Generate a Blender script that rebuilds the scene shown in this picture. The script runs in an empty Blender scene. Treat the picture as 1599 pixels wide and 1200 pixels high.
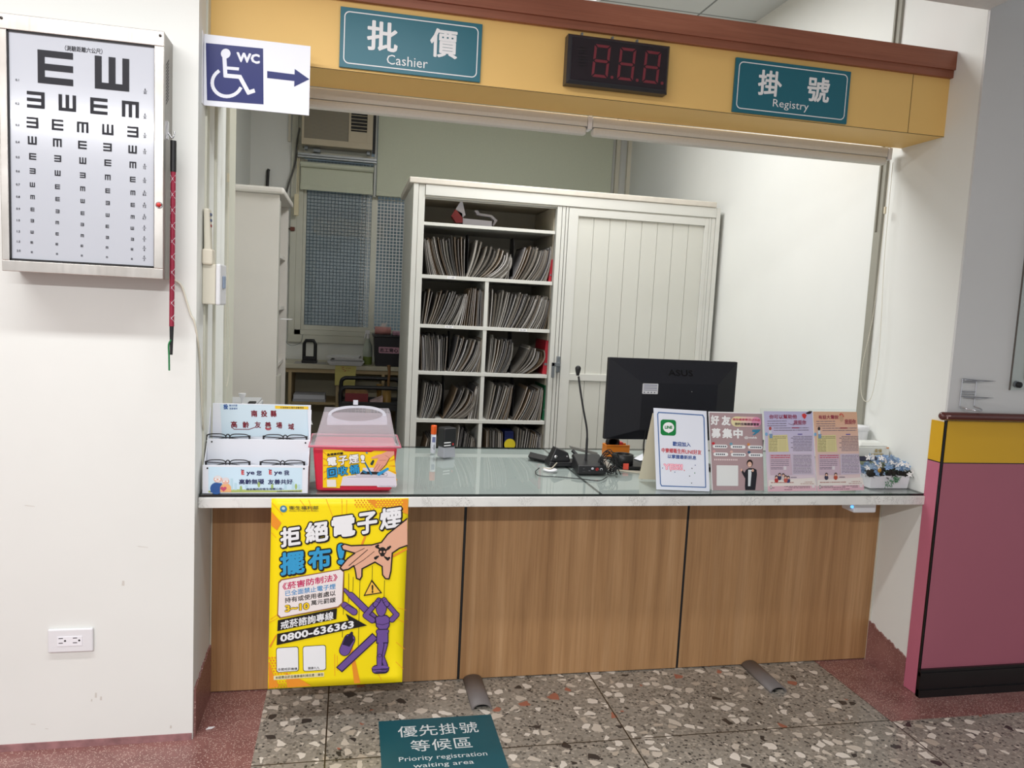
import bpy, bmesh, math, random
import numpy as np
from mathutils import Vector, Matrix
from mathutils.geometry import tessellate_polygon
SC = bpy.context.scene
C = SC.collection
rnd = random.Random(7)

# ---------------------------------------------------------------- camera, world, lamps, exposure
F_PX, YAW, PITCH, ROLL, EYE = 1200.56, -0.2106664, -0.10068257, -0.05064122, 1.45
def cam_rot():
    cy, sy, cp, sp, cr, sr = (math.cos(YAW), math.sin(YAW), math.cos(PITCH), math.sin(PITCH), math.cos(ROLL), math.sin(ROLL))
    B = np.array([[1, 0, 0], [0, 0, 1], [0, -1, 0]], float)
    return (np.array([[cy, -sy, 0], [sy, cy, 0], [0, 0, 1]]) @ np.array([[1, 0, 0], [0, cp, -sp], [0, sp, cp]]) @ B
            @ np.array([[cr, -sr, 0], [sr, cr, 0], [0, 0, 1]]))
R = cam_rot()
cam = bpy.data.objects.new('camera', bpy.data.cameras.new('camera'))
C.objects.link(cam)
cam.data.sensor_fit = 'HORIZONTAL'; cam.data.sensor_width = 36.0
cam.data.lens = 36.0 * F_PX / 1599.0
cam.data.clip_start = 0.05
mw = Matrix.Identity(4)
for i in range(3):
    mw[i][0], mw[i][1], mw[i][2] = R[i, 0], -R[i, 1], -R[i, 2]
mw[2][3] = EYE
cam.matrix_world = mw
SC.camera = cam
vs = SC.view_settings
vs.view_transform = 'Standard'; vs.look = 'None'; vs.gamma = 1.0; vs.use_curve_mapping = False
vs.exposure = 0.08
SC.cycles.use_denoising = True
SC.cycles.max_bounces = 8; SC.cycles.transparent_max_bounces = 16
world = bpy.data.worlds.new('daylight'); SC.world = world; world.use_nodes = True
bg = world.node_tree.nodes['Background']
bg.inputs[0].default_value = (0.90, 0.95, 1.0, 1); bg.inputs[1].default_value = 0.6
def area(name, loc, sx, sy, watts, col=(0.978, 0.987, 1.0), rot=(0, 0, 0), spread=180):
    l = bpy.data.lights.new(name, 'AREA'); l.shape = 'RECTANGLE'; l.size = sx; l.size_y = sy
    l.energy = watts; l.color = col; l.spread = math.radians(spread)
    o = bpy.data.objects.new(name, l); C.objects.link(o); o.location = loc; o.rotation_euler = rot
    return o
HALL_TUBES = [(-0.75, 1.72, 2.565, 2.4, 0.10, 30), (-1.0, -1.1, 2.565, 2.8, 0.12, 172)]
for t in HALL_TUBES:
    area('hall_tube_light', t[:3], t[3], t[4], t[5])
STAFF_PANELS = [(0.98, 3.64, 3.115, 0.56, 1.14, 42)]
for t in STAFF_PANELS:
    area('staff_panel_light', t[:3], t[3], t[4], t[5])

# ---------------------------------------------------------------- helpers
def ray(px, py):
    return R @ np.array([(px - 799.5) / F_PX, (py - 600) / F_PX, 1.0])
def atY(px, py, Y):
    d = ray(px, py); t = Y / d[1]; return (d[0] * t, Y, d[2] * t + EYE)
def atZ(px, py, z):
    d = ray(px, py); t = (z - EYE) / d[2]; return (d[0] * t, d[1] * t, z)
def atX(px, py, X):
    d = ray(px, py); t = X / d[0]; return (X, d[1] * t, d[2] * t + EYE)
def lin(c):
    c = c / 255.0
    return c / 12.92 if c <= 0.04045 else ((c + 0.055) / 1.055) ** 2.4
def S(r, g, b): return (lin(r), lin(g), lin(b), 1.0)

MATS = {}
def mat(name, col, rough=0.5, metal=0.0, spec=0.5, var=0.0, scale=8.0, stretch=(1, 1, 1), bump=0.0, coat=0.0, emit=None, es=0.0, alpha=1.0):
    """A procedural surface: colour with a noise variation, optional bump."""
    if name in MATS: return MATS[name]
    m = bpy.data.materials.new(name); m.use_nodes = True
    nt = m.node_tree; p = nt.nodes['Principled BSDF']
    c = S(*col)
    p.inputs['Base Color'].default_value = c; p.inputs['Roughness'].default_value = rough
    p.inputs['Metallic'].default_value = metal; p.inputs['Specular IOR Level'].default_value = spec
    p.inputs['Coat Weight'].default_value = coat; p.inputs['Coat Roughness'].default_value = 0.05
    if alpha < 1: p.inputs['Alpha'].default_value = alpha
    if emit: p.inputs['Emission Color'].default_value = S(*emit); p.inputs['Emission Strength'].default_value = es
    if var or bump:
        tc = nt.nodes.new('ShaderNodeTexCoord'); mp = nt.nodes.new('ShaderNodeMapping'); n = nt.nodes.new('ShaderNodeTexNoise')
        mp.inputs['Scale'].default_value = stretch
        nt.links.new(tc.outputs['Object'], mp.inputs[0]); nt.links.new(mp.outputs[0], n.inputs['Vector'])
        n.inputs['Scale'].default_value = scale; n.inputs['Detail'].default_value = 5
        if var:
            r = nt.nodes.new('ShaderNodeValToRGB')
            r.color_ramp.elements[0].position = 0.3; r.color_ramp.elements[1].position = 0.7
            r.color_ramp.elements[0].color = tuple(x * (1 - var) for x in c[:3]) + (1,)
            r.color_ramp.elements[1].color = tuple(min(1, x * (1 + var)) for x in c[:3]) + (1,)
            nt.links.new(n.outputs['Fac'], r.inputs[0]); nt.links.new(r.outputs[0], p.inputs['Base Color'])
        if bump:
            b = nt.nodes.new('ShaderNodeBump'); b.inputs['Strength'].default_value = bump; b.inputs['Distance'].default_value = 0.004
            nt.links.new(n.outputs['Fac'], b.inputs['Height']); nt.links.new(b.outputs[0], p.inputs['Normal'])
    MATS[name] = m
    return m
def ink(r, g, b, rough=0.55):
    return mat('ink_%d_%d_%d' % (r, g, b), (r, g, b), rough, spec=0.3)

class MB:
    """Collects boxes, tubes and prisms; build() links them as one mesh object."""
    def __init__(s): s.v = []; s.f = []; s.m = []; s.mats = []; s.sm = []
    def mi(s, m):
        if m is None: return 0
        if m not in s.mats: s.mats.append(m)
        return s.mats.index(m)
    def add(s, vs, fs, m=None, smooth=False):
        k = len(s.v); s.v += [tuple(v) for v in vs]; i = s.mi(m)
        for f in fs: s.f.append(tuple(k + a for a in f)); s.m.append(i); s.sm.append(smooth)
        return s
    def hexa(s, b, t, m=None):   # four bottom and four top corners, counter-clockwise from above
        return s.add(list(b) + list(t), [(3, 2, 1, 0), (4, 5, 6, 7), (0, 1, 5, 4), (1, 2, 6, 5), (2, 3, 7, 6), (3, 0, 4, 7)], m)
    def box(s, x0, x1, y0, y1, z0, z1, m=None):
        return s.hexa([(x0, y0, z0), (x1, y0, z0), (x1, y1, z0), (x0, y1, z0)], [(x0, y0, z1), (x1, y0, z1), (x1, y1, z1), (x0, y1, z1)], m)
    def prism(s, pts, d, m=None, smooth=False):   # planar polygon of 3-D points swept along d
        n = len(pts); P = [Vector(p) for p in pts]; Q = [p + Vector(d) for p in P]
        tris = tessellate_polygon([P])
        fs = [tuple(t) for t in tris] + [tuple(n + a for a in reversed(t)) for t in tris]
        s.add(P + Q, fs, m)
        k = len(s.v) - 2 * n
        for i in range(n):
            j = (i + 1) % n
            s.f.append((k + i, k + j, k + n + j, k + n + i)); s.m.append(s.mi(m)); s.sm.append(smooth)
        return s
    def tube(s, path, r, m=None, seg=8, closed=False):
        P = [Vector(p) for p in path]; n = len(P); rings = []
        rr = r if isinstance(r, (list, tuple)) else [r] * n
        up = None
        for i, p in enumerate(P):
            if closed: d = P[(i + 1) % n] - P[i - 1]
            else: d = P[min(i + 1, n - 1)] - P[max(i - 1, 0)]
            d = d.normalized() if d.length > 1e-9 else Vector((0, 0, 1))
            if up is None:
                a = Vector((0, 0, 1)) if abs(d.z) < 0.9 else Vector((1, 0, 0))
                up = (a - d * a.dot(d)).normalized()
            else:
                up = (up - d * up.dot(d)); up = up.normalized() if up.length > 1e-6 else d.orthogonal().normalized()
            w = d.cross(up)
            rings.append([p + (up * math.cos(2 * math.pi * k / seg) + w * math.sin(2 * math.pi * k / seg)) * rr[i] for k in range(seg)])
        vs = [v for q in rings for v in q]; fs = []
        for i in range(n if closed else n - 1):
            a, b = i * seg, ((i + 1) % n) * seg
            for k in range(seg):
                fs.append((a + k, b + k, b + (k + 1) % seg, a + (k + 1) % seg))
        s.add(vs, fs, m, True)
        if not closed:
            s.add(rings[0], [tuple(range(seg))], m); s.add(rings[-1], [tuple(reversed(range(seg)))], m)
        return s
    def lathe(s, prof, c, m=None, seg=24, axis='Z', smooth=True):   # prof: (radius, height)
        vs = []; n = len(prof)
        for r, h in prof:
            for k in range(seg):
                a = 2 * math.pi * k / seg; u, w = r * math.cos(a), r * math.sin(a)
                vs.append({'Z': (c[0] + u, c[1] + w, c[2] + h), 'Y': (c[0] + u, c[1] - h, c[2] + w), 'X': (c[0] + h, c[1] + u, c[2] + w)}[axis])
        fs = [(i * seg + k, i * seg + (k + 1) % seg, (i + 1) * seg + (k + 1) % seg, (i + 1) * seg + k) for i in range(n - 1) for k in range(seg)]
        s.add(vs, fs, m, smooth)
        if prof[0][0] > 1e-6: s.add(vs[:seg], [tuple(reversed(range(seg)))], m)
        if prof[-1][0] > 1e-6: s.add(vs[-seg:], [tuple(range(seg))], m)
        return s
    def ball(s, c, r, m=None, seg=12, sz=1.0):
        return s.lathe([(max(1e-5, r * math.sin(math.pi * i / 8)), -r * sz * math.cos(math.pi * i / 8)) for i in range(9)], c, m, seg)
    def build(s, name, m=None, parent=None, bevel=0.0, bseg=2, weld=False):
        me = bpy.data.meshes.new(name); me.from_pydata([tuple(v) for v in s.v], [], s.f)
        mats = s.mats if s.mats else [m]
        for q in mats: me.materials.append(q)
        for i, p in enumerate(me.polygons): p.material_index = s.m[i]; p.use_smooth = s.sm[i]
        bm = bmesh.new(); bm.from_mesh(me)
        if weld: bmesh.ops.remove_doubles(bm, verts=bm.verts, dist=1e-6)
        bmesh.ops.recalc_face_normals(bm, faces=bm.faces); bm.to_mesh(me); bm.free()
        o = bpy.data.objects.new(name, me); C.objects.link(o)
        if parent is not None: o.parent = parent; o.matrix_parent_inverse = PINV(parent)
        if bevel:
            b = o.modifiers.new('edge', 'BEVEL'); b.width = bevel; b.segments = bseg; b.limit_method = 'ANGLE'; b.angle_limit = 0.7
        return o
def PINV(p):
    """Meshes are authored in room coordinates: undo the placement of a top-level parent."""
    if p.parent is not None: return Matrix.Identity(4)
    return (Matrix.Translation(p.location) @ p.rotation_euler.to_matrix().to_4x4()).inverted()
def tag(o, label=None, cat=None, group=None, kind=None):
    if label: o['label'] = label
    if cat: o['category'] = cat
    if group: o['group'] = group
    if kind: o['kind'] = kind
    return o
def thing(name, label, cat, loc, group=None):
    o = bpy.data.objects.new(name, None); C.objects.link(o); o.location = loc; o.empty_display_size = 0.05
    return tag(o, label, cat, group)
def struct(name, mb, m=None, label=None):
    o = mb.build(name, m); o['kind'] = 'structure'
    if label: o['label'] = label
    return o
def box(name, x0, x1, y0, y1, z0, z1, m, parent=None, bevel=0.0):
    return MB().box(x0, x1, y0, y1, z0, z1).build(name, m, parent, bevel)

_TXT = {}
def glyphs(s, bold=0.0, sp=1.0):
    """Outline text as flat faces, fitted to the unit square; bold thickens the strokes by that share of an em."""
    k = (s, bold, sp)
    if k not in _TXT:
        c = bpy.data.curves.new('txt', 'FONT'); c.body = s; c.resolution_u = 2; c.space_character = sp
        o = bpy.data.objects.new('txt', c); me = bpy.data.meshes.new_from_object(o)
        V0 = np.array([v.co[:2] for v in me.vertices]); F0 = [tuple(p.vertices) for p in me.polygons]
        bpy.data.objects.remove(o); bpy.data.curves.remove(c); bpy.data.meshes.remove(me)
        offs = [(0.0, 0.0)]
        if bold:
            for r, n in ([(bold, 8)] if bold < 0.045 else [(bold * .5, 6), (bold, 12)]):
                offs += [(r * math.cos(2 * math.pi * i / n), r * math.sin(2 * math.pi * i / n)) for i in range(n)]
        V = np.concatenate([V0 + np.array(q) for q in offs]); Fs = [tuple(a + i * len(V0) for a in f) for i in range(len(offs)) for f in F0]
        lo, hi = V.min(0), V.max(0)
        _TXT[k] = ((V - lo) / (hi - lo), Fs, (hi[0] - lo[0]) / (hi[1] - lo[1]))
    return _TXT[k]
def COPIES(bold): return 1 if not bold else (9 if bold < 0.045 else 19)
class Art:
    """Flat print on a rectangular face. px: the face's four corners (TL, TR, BR, BL) in drawing units;
    world: TL, TR and BL of that face in the room."""
    def __init__(s, px, TL, TR, BL, lift=0.0006):
        s.TL = Vector(TL); s.U = Vector(TR) - s.TL; s.V = Vector(BL) - s.TL
        s.N = s.V.cross(s.U).normalized(); s.N = -s.N if s.N.dot(Vector((0, 0, EYE)) - s.TL) < 0 else s.N
        A = []; b = []
        for (x, y), (u, v) in zip(px, ((0, 0), (1, 0), (1, 1), (0, 1))):
            A += [[x, y, 1, 0, 0, 0, -u * x, -u * y], [0, 0, 0, x, y, 1, -v * x, -v * y]]; b += [u, v]
        s.h = list(np.linalg.solve(np.array(A, float), np.array(b, float))) + [1]
        s.upm = ((px[1][0] - px[0][0]) ** 2 + (px[1][1] - px[0][1]) ** 2) ** 0.5 / s.U.length   # units per metre
        s.mb = MB(); s.z = lift; s.dz = 0.00022
    def uv(s, x, y):
        h = s.h; w = h[6] * x + h[7] * y + 1
        return ((h[0] * x + h[1] * y + h[2]) / w, (h[3] * x + h[4] * y + h[5]) / w)
    def w(s, x, y, k=0):
        u, v = s.uv(x, y); return s.TL + s.U * u + s.V * v + s.N * (s.z + k * s.dz)
    def poly(s, pts, m, k=0):
        s.n = (getattr(s, 'n', 0) + 1) % 16
        P = [s.w(x, y, k + .05 * s.n) for x, y in pts]
        s.mb.add(P, [tuple(t) for t in tessellate_polygon([P])], m); return s
    def rect(s, x0, y0, x1, y1, m, k=0): return s.poly([(x0, y0), (x1, y0), (x1, y1), (x0, y1)], m, k)
    def ell(s, cx, cy, rx, ry, m, k=0, n=20, rot=0.0):
        a = math.radians(rot); pts = []
        for i in range(n):
            t = 2 * math.pi * i / n; x, y = rx * math.cos(t), ry * math.sin(t)
            pts.append((cx + x * math.cos(a) - y * math.sin(a), cy + x * math.sin(a) + y * math.cos(a)))
        return s.poly(pts, m, k)
    def rrect(s, x0, y0, x1, y1, r, m, k=0): return s.poly(rr_pts(x0, y0, x1, y1, r), m, k)
    def line(s, pts, wd, m, k=0, closed=False):
        n = len(pts)
        for i in range(n if closed else n - 1):
            (ax, ay), (bx, by) = pts[i], pts[(i + 1) % n]; L = math.hypot(bx - ax, by - ay) or 1
            tx, ty = (bx - ax) / L * wd * 0.5, (by - ay) / L * wd * 0.5; e = 0.6
            s.poly([(ax - ty - tx * e, ay + tx - ty * e), (bx - ty + tx * e, by + tx + ty * e), (bx + ty + tx * e, by - tx + ty * e), (ax + ty - tx * e, ay - tx - ty * e)], m, k)
        return s
    def cap(s, a, b, ra, rb, m, k=0):
        ang = math.atan2(b[1] - a[1], b[0] - a[0]); pts = []
        for i in range(9): t = ang + math.pi / 2 + math.pi * i / 8; pts.append((a[0] + ra * math.cos(t), a[1] + ra * math.sin(t)))
        for i in range(9): t = ang - math.pi / 2 + math.pi * i / 8; pts.append((b[0] + rb * math.cos(t), b[1] + rb * math.sin(t)))
        return s.poly(pts, m, k)
    def text(s, t, x0, y0, x1, y1, m, k=0, bold=0.0, sp=1.0, slope=0.0, keep=False):
        """t fills the box x0..x1, y0..y1; slope shears it (dy per dx)."""
        V, Fs, asp = glyphs(t, bold, sp)
        if keep:
            wd = asp * (y1 - y0)
            if wd < x1 - x0: c = (x0 + x1) / 2; x0, x1 = c - wd / 2, c + wd / 2
        n0 = len(V) // max(1, COPIES(bold))
        P = [s.w(x0 + a * (x1 - x0), y1 - b * (y1 - y0) + slope * a * (x1 - x0), k + .05 * (i // n0)) for i, (a, b) in enumerate(V)]
        s.mb.add(P, Fs, m); return s
    def up(s, t, cx, cy, h, m, k=0, bold=0.0):   # upright on the face, centred, h in drawing units
        V, Fs, asp = glyphs(t, bold); u, v = s.uv(cx, cy); H = h / s.upm; W = H * asp
        c = s.TL + s.U * u + s.V * v + s.N * (s.z + k * s.dz); eu = s.U.normalized(); ev = s.V.normalized()
        n0 = len(V) // COPIES(bold)
        s.mb.add([c + eu * (a - 0.5) * W - ev * (b - 0.5) * H + s.N * (s.dz * .05 * (i // n0)) for i, (a, b) in enumerate(V)], Fs, m); return s
    def build(s, name, parent): return s.mb.build(name, None, parent)
def rr_pts(x0, y0, x1, y1, r):
    out = []
    for cx, cy, a0 in ((x1 - r, y0 + r, -90), (x1 - r, y1 - r, 0), (x0 + r, y1 - r, 90), (x0 + r, y0 + r, 180)):
        for i in range(6): a = math.radians(a0 + 18 * i); out.append((cx + r * math.cos(a), cy + r * math.sin(a)))
    return out
def bez(pts, n=24):   # Catmull-Rom through points
    P = [Vector(p) for p in pts]; P = [P[0] * 2 - P[1]] + P + [P[-1] * 2 - P[-2]]; out = []
    m = len(P) - 3
    for i in range(m):
        a, b, c, d = P[i:i + 4]; q = max(2, n // m)
        for j in range(q):
            t = j / q
            out.append(0.5 * ((2 * b) + (c - a) * t + (2 * a - 5 * b + 4 * c - d) * t * t + (3 * b - a - 3 * c + d) * t ** 3))
    return out + [P[-2]]

# ---------------------------------------------------------------- materials
def nodes(name, rough=0.5, coat=0.0, spec=0.5):
    m = bpy.data.materials.new(name); m.use_nodes = True; nt = m.node_tree; p = nt.nodes['Principled BSDF']
    p.inputs['Roughness'].default_value = rough; p.inputs['Coat Weight'].default_value = coat; p.inputs['Specular IOR Level'].default_value = spec
    return m, nt, p
def N(nt, t, **kw):
    n = nt.nodes.new(t)
    for k, v in kw.items(): setattr(n, k, v)
    return n
def ramp(nt, src, stops):
    r = N(nt, 'ShaderNodeValToRGB'); e = r.color_ramp.elements
    while len(e) < len(stops): e.new(0.5)
    for q, (pos, col) in zip(e, stops): q.position = pos; q.color = col
    nt.links.new(src, r.inputs[0]); return r.outputs[0]
def mix(nt, f, a, b):
    x = N(nt, 'ShaderNodeMix', data_type='RGBA')
    for i, v in ((0, f), (6, a), (7, b)):
        if hasattr(v, 'is_linked'): nt.links.new(v, x.inputs[i])
        else: x.inputs[i].default_value = v
    return x.outputs[2]
def math_(nt, op, a, b=0.5):
    x = N(nt, 'ShaderNodeMath', operation=op)
    for i, v in ((0, a), (1, b)):
        if hasattr(v, 'is_linked'): nt.links.new(v, x.inputs[i])
        else: x.inputs[i].default_value = v
    return x.outputs[0]
def coords(nt, scale=(1, 1, 1)):
    tc = N(nt, 'ShaderNodeTexCoord'); mp = N(nt, 'ShaderNodeMapping'); mp.inputs['Scale'].default_value = scale
    nt.links.new(tc.outputs['Object'], mp.inputs[0]); return mp.outputs[0]
def noise(nt, vec, scale, detail=4, rough=0.55, dist=0.0):
    n = N(nt, 'ShaderNodeTexNoise'); n.inputs['Scale'].default_value = scale; n.inputs['Detail'].default_value = detail
    n.inputs['Roughness'].default_value = rough; n.inputs['Distortion'].default_value = dist
    nt.links.new(vec, n.inputs['Vector']); return n.outputs['Fac']

def terrazzo():
    m, nt, p = nodes('grey_terrazzo', 0.32, 0.15)
    v = coords(nt)
    col = ramp(nt, noise(nt, v, 60, 6, 0.7), [(0.25, S(130, 125, 116)), (0.5, S(156, 150, 139)), (0.75, S(174, 167, 156))])
    for sc, edge, stops in ((95, 0.10, [(0.0, S(104, 101, 95)), (0.12, S(66, 65, 64)), (0.2, S(184, 175, 162)), (0.36, S(128, 122, 112))]),
                            (27, 0.13, [(0.0, S(214, 204, 190)), (0.15, S(236, 228, 216)), (0.31, S(56, 54, 53)), (0.345, S(172, 108, 88)), (0.36, S(196, 184, 168))])):
        jit = N(nt, 'ShaderNodeVectorMath', operation='ADD')
        nz = N(nt, 'ShaderNodeTexNoise'); nz.inputs['Scale'].default_value = sc * 0.9; nt.links.new(v, nz.inputs['Vector'])
        sc2 = N(nt, 'ShaderNodeVectorMath', operation='SCALE'); sc2.inputs['Scale'].default_value = 0.022 if sc < 60 else 0.008
        nt.links.new(nz.outputs['Color'], sc2.inputs[0]); nt.links.new(v, jit.inputs[0]); nt.links.new(sc2.outputs[0], jit.inputs[1])
        a = N(nt, 'ShaderNodeTexVoronoi', feature='F1'); b = N(nt, 'ShaderNodeTexVoronoi', feature='DISTANCE_TO_EDGE')
        for q in (a, b): q.inputs['Scale'].default_value = sc; nt.links.new(jit.outputs[0], q.inputs['Vector'])
        sep = N(nt, 'ShaderNodeSeparateColor'); nt.links.new(a.outputs['Color'], sep.inputs[0])
        r = N(nt, 'ShaderNodeValToRGB'); r.color_ramp.interpolation = 'CONSTANT'; e = r.color_ramp.elements
        while len(e) < len(stops): e.new(0.5)
        for q, (pos, c) in zip(e, stops): q.position = pos; q.color = c
        nt.links.new(sep.outputs[0], r.inputs[0])
        keep = 0.40 if sc < 60 else 0.48
        mask = math_(nt, 'MULTIPLY', math_(nt, 'GREATER_THAN', b.outputs['Distance'], edge), math_(nt, 'LESS_THAN', sep.outputs[0], keep))
        # chips vary in size cell by cell
        mask = math_(nt, 'MULTIPLY', mask, math_(nt, 'LESS_THAN', a.outputs['Distance'], math_(nt, 'MULTIPLY_ADD', sep.outputs[1], 0.42)))
        col = mix(nt, mask, col, r.outputs[0])
    # brass-dark joints between the cast squares
    sx = N(nt, 'ShaderNodeSeparateXYZ'); nt.links.new(v, sx.inputs[0])
    for out, off in ((0, -0.039), (1, 2.342)):
        g = math_(nt, 'SUBTRACT', sx.outputs[out], off - 10.15 - 0.002)
        fr = math_(nt, 'MODULO', g, 1.015)
        col = mix(nt, math_(nt, 'LESS_THAN', fr, 0.005), col, S(58, 50, 40))
    wear = ramp(nt, noise(nt, v, 2.2, 3), [(0.3, (0.76, 0.755, 0.745, 1)), (0.7, (0.95, 0.95, 0.95, 1))])
    mm = N(nt, 'ShaderNodeMix', data_type='RGBA', blend_type='MULTIPLY'); mm.inputs[0].default_value = 1
    nt.links.new(col, mm.inputs[6]); nt.links.new(wear, mm.inputs[7]); nt.links.new(mm.outputs[2], p.inputs['Base Color'])
    return m
def red_terrazzo():
    m, nt, p = nodes('red_terrazzo', 0.4, 0.1)
    v = coords(nt)
    col = ramp(nt, noise(nt, v, 9, 4), [(0.3, S(122, 80, 76)), (0.7, S(148, 104, 98))])
    a = N(nt, 'ShaderNodeTexVoronoi', feature='F1'); a.inputs['Scale'].default_value = 230; nt.links.new(v, a.inputs['Vector'])
    sep = N(nt, 'ShaderNodeSeparateColor'); nt.links.new(a.outputs['Color'], sep.inputs[0])
    mk = math_(nt, 'MULTIPLY', math_(nt, 'LESS_THAN', a.outputs['Distance'], 0.36), math_(nt, 'GREATER_THAN', sep.outputs[0], 0.55))
    col = mix(nt, mk, col, S(206, 178, 166)); nt.links.new(col, p.inputs['Base Color'])
    return m
def oak(name, ca, cb, cc, axis='Z', rough=0.45):
    m, nt, p = nodes(name, rough)
    st = {'Z': (1, 1, 0.045), 'X': (0.045, 1, 1)}[axis]
    v = coords(nt, st)
    n1 = noise(nt, v, 14, 5, 0.6, 0.6)
    col = ramp(nt, n1, [(0.28, S(*ca)), (0.5, S(*cb)), (0.72, S(*cc))])
    st2 = {'Z': (1, 1, 0.02), 'X': (0.02, 1, 1)}[axis]
    f = noise(nt, coords(nt, st2), 150, 3, 0.7)
    mm = N(nt, 'ShaderNodeMix', data_type='RGBA', blend_type='MULTIPLY'); mm.inputs[0].default_value = 0.8
    nt.links.new(col, mm.inputs[6]); nt.links.new(ramp(nt, f, [(0.3, (0.80, 0.78, 0.76, 1)), (0.55, (1, 1, 1, 1))]), mm.inputs[7])
    w = N(nt, 'ShaderNodeTexWave', wave_type='BANDS', bands_direction='X'); w.inputs['Scale'].default_value = 3.2; w.inputs['Distortion'].default_value = 9; w.inputs['Detail'].default_value = 2; w.inputs['Detail Scale'].default_value = 0.6
    nt.links.new(coords(nt, {'Z': (1, 1, 0.12), 'X': (0.12, 1, 1)}[axis]), w.inputs['Vector'])
    m2 = N(nt, 'ShaderNodeMix', data_type='RGBA', blend_type='MULTIPLY'); m2.inputs[0].default_value = 0.35
    nt.links.new(mm.outputs[2], m2.inputs[6]); nt.links.new(ramp(nt, w.outputs['Fac'], [(0.0, (0.7, 0.66, 0.62, 1)), (0.35, (1, 1, 1, 1))]), m2.inputs[7])
    nt.links.new(m2.outputs[2], p.inputs['Base Color'])
    return m
def marble():
    m, nt, p = nodes('white_marble_laminate', 0.35)
    v = coords(nt)
    col = ramp(nt, noise(nt, v, 6, 5), [(0.3, S(214, 214, 210)), (0.7, S(234, 233, 228))])
    f = noise(nt, coords(nt, (1, 1, 0.6)), 26, 6, 0.75, 2.2)
    line = ramp(nt, f, [(0.485, (0, 0, 0, 1)), (0.5, (1, 1, 1, 1)), (0.515, (0, 0, 0, 1))])
    k = math_(nt, 'MULTIPLY', line, ramp(nt, noise(nt, v, 11, 2), [(0.5, (0, 0, 0, 1)), (0.62, (1, 1, 1, 1))]))
    nt.links.new(mix(nt, k, col, S(120, 116, 110)), p.inputs['Base Color'])
    return m
def sheet_glass(name, tint, f0=1.5, haze=0.0, hazecol=(200, 205, 210)):
    m = bpy.data.materials.new(name); m.use_nodes = True; nt = m.node_tree; nt.nodes.clear()
    out = N(nt, 'ShaderNodeOutputMaterial'); tr = N(nt, 'ShaderNodeBsdfTransparent'); gl = N(nt, 'ShaderNodeBsdfGlossy'); fr = N(nt, 'ShaderNodeFresnel')
    tr.inputs[0].default_value = tint; gl.inputs['Roughness'].default_value = 0.004; fr.inputs['IOR'].default_value = f0
    mx = N(nt, 'ShaderNodeMixShader'); src = tr.outputs[0]
    if haze:
        df = N(nt, 'ShaderNodeBsdfDiffuse'); df.inputs[0].default_value = S(*hazecol); m2 = N(nt, 'ShaderNodeMixShader'); m2.inputs[0].default_value = haze
        nt.links.new(tr.outputs[0], m2.inputs[1]); nt.links.new(df.outputs[0], m2.inputs[2]); src = m2.outputs[0]
    ge = N(nt, 'ShaderNodeNewGeometry'); fk = math_(nt, 'MULTIPLY', fr.outputs[0], math_(nt, 'SUBTRACT', 1.0, ge.outputs['Backfacing']))
    nt.links.new(fk, mx.inputs[0]); nt.links.new(src, mx.inputs[1]); nt.links.new(gl.outputs[0], mx.inputs[2]); nt.links.new(mx.outputs[0], out.inputs[0])
    return m
def brushed():
    m, nt, p = nodes('brushed_steel', 0.33)
    p.inputs['Metallic'].default_value = 0.92
    f = noise(nt, coords(nt, (1, 1, 1)), 5, 4)
    nt.links.new(ramp(nt, f, [(0.3, S(172, 166, 158)), (0.7, S(206, 202, 196))]), p.inputs['Base Color'])
    g = noise(nt, coords(nt, (1, 1, 0.03)), 160, 3)
    nt.links.new(ramp(nt, g, [(0.3, (0.30, 0.30, 0.30, 1)), (0.7, (0.36, 0.36, 0.36, 1))]), p.inputs['Roughness'])
    return m
M_wall = mat('cream_wall_paint', (226, 227, 222), 0.75, var=0.02, scale=2.5, bump=0.06)
M_wallb = mat('shaded_hall_wall_paint', (206, 206, 205), 0.75, var=0.02, scale=2.5, bump=0.06)  # same wall paint made darker; the light's falloff is put into the colour
M_room = mat('office_wall_paint', (227, 228, 223), 0.75, var=0.02, scale=2.0, bump=0.05)
M_ceil = mat('ceiling_board', (222, 223, 222), 0.9, var=0.03, scale=60, bump=0.1)
M_yel = mat('yellow_beam_laminate', (237, 195, 116), 0.55, var=0.025, scale=3)
M_beamwood = oak('dark_red_wood', (126, 70, 50), (148, 88, 64), (166, 104, 78), 'X', 0.45)
M_oak = oak('oak_laminate', (158, 117, 76), (176, 134, 91), (192, 151, 108), 'Z')
M_marble = marble()
M_floor = terrazzo(); M_red = red_terrazzo()
M_black = mat('black_plastic', (22, 22, 24), 0.42, var=0.05, scale=30)
M_blackm = mat('matt_black', (14, 14, 15), 0.6)
M_monitor = mat('monitor_black_plastic', (26, 27, 33), 0.5, spec=0.25, var=0.04, scale=80, bump=0.03)
M_pink = mat('pink_panel_laminate', (164, 92, 108), 0.5, var=0.03, scale=2)
M_pinkstrip = mat('pink_edge_lit', (190, 106, 128), 0.5, var=0.03, scale=4)  # paler copy of the pink, painting in the brighter light on the corner's side
M_ylow = mat('mustard_panel_laminate', (212, 164, 24), 0.5, var=0.03, scale=2)
M_rail = mat('varnished_handrail', (84, 36, 30), 0.25, coat=0.4, var=0.12, scale=12, stretch=(0.1, 1, 1))
M_blackbase = mat('black_skirting_vinyl', (16, 13, 14), 0.35)
M_white = mat('white_plastic', (226, 226, 228), 0.4, var=0.01, scale=10)
M_ivory = mat('ivory_plastic', (216, 211, 194), 0.45, var=0.02, scale=12)
M_cab = mat('pale_green_white_lacquer', (208, 208, 201), 0.5, var=0.02, scale=3)
M_cabin = mat('cabinet_inside_board', (176, 168, 150), 0.7, var=0.04, scale=5)
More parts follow.
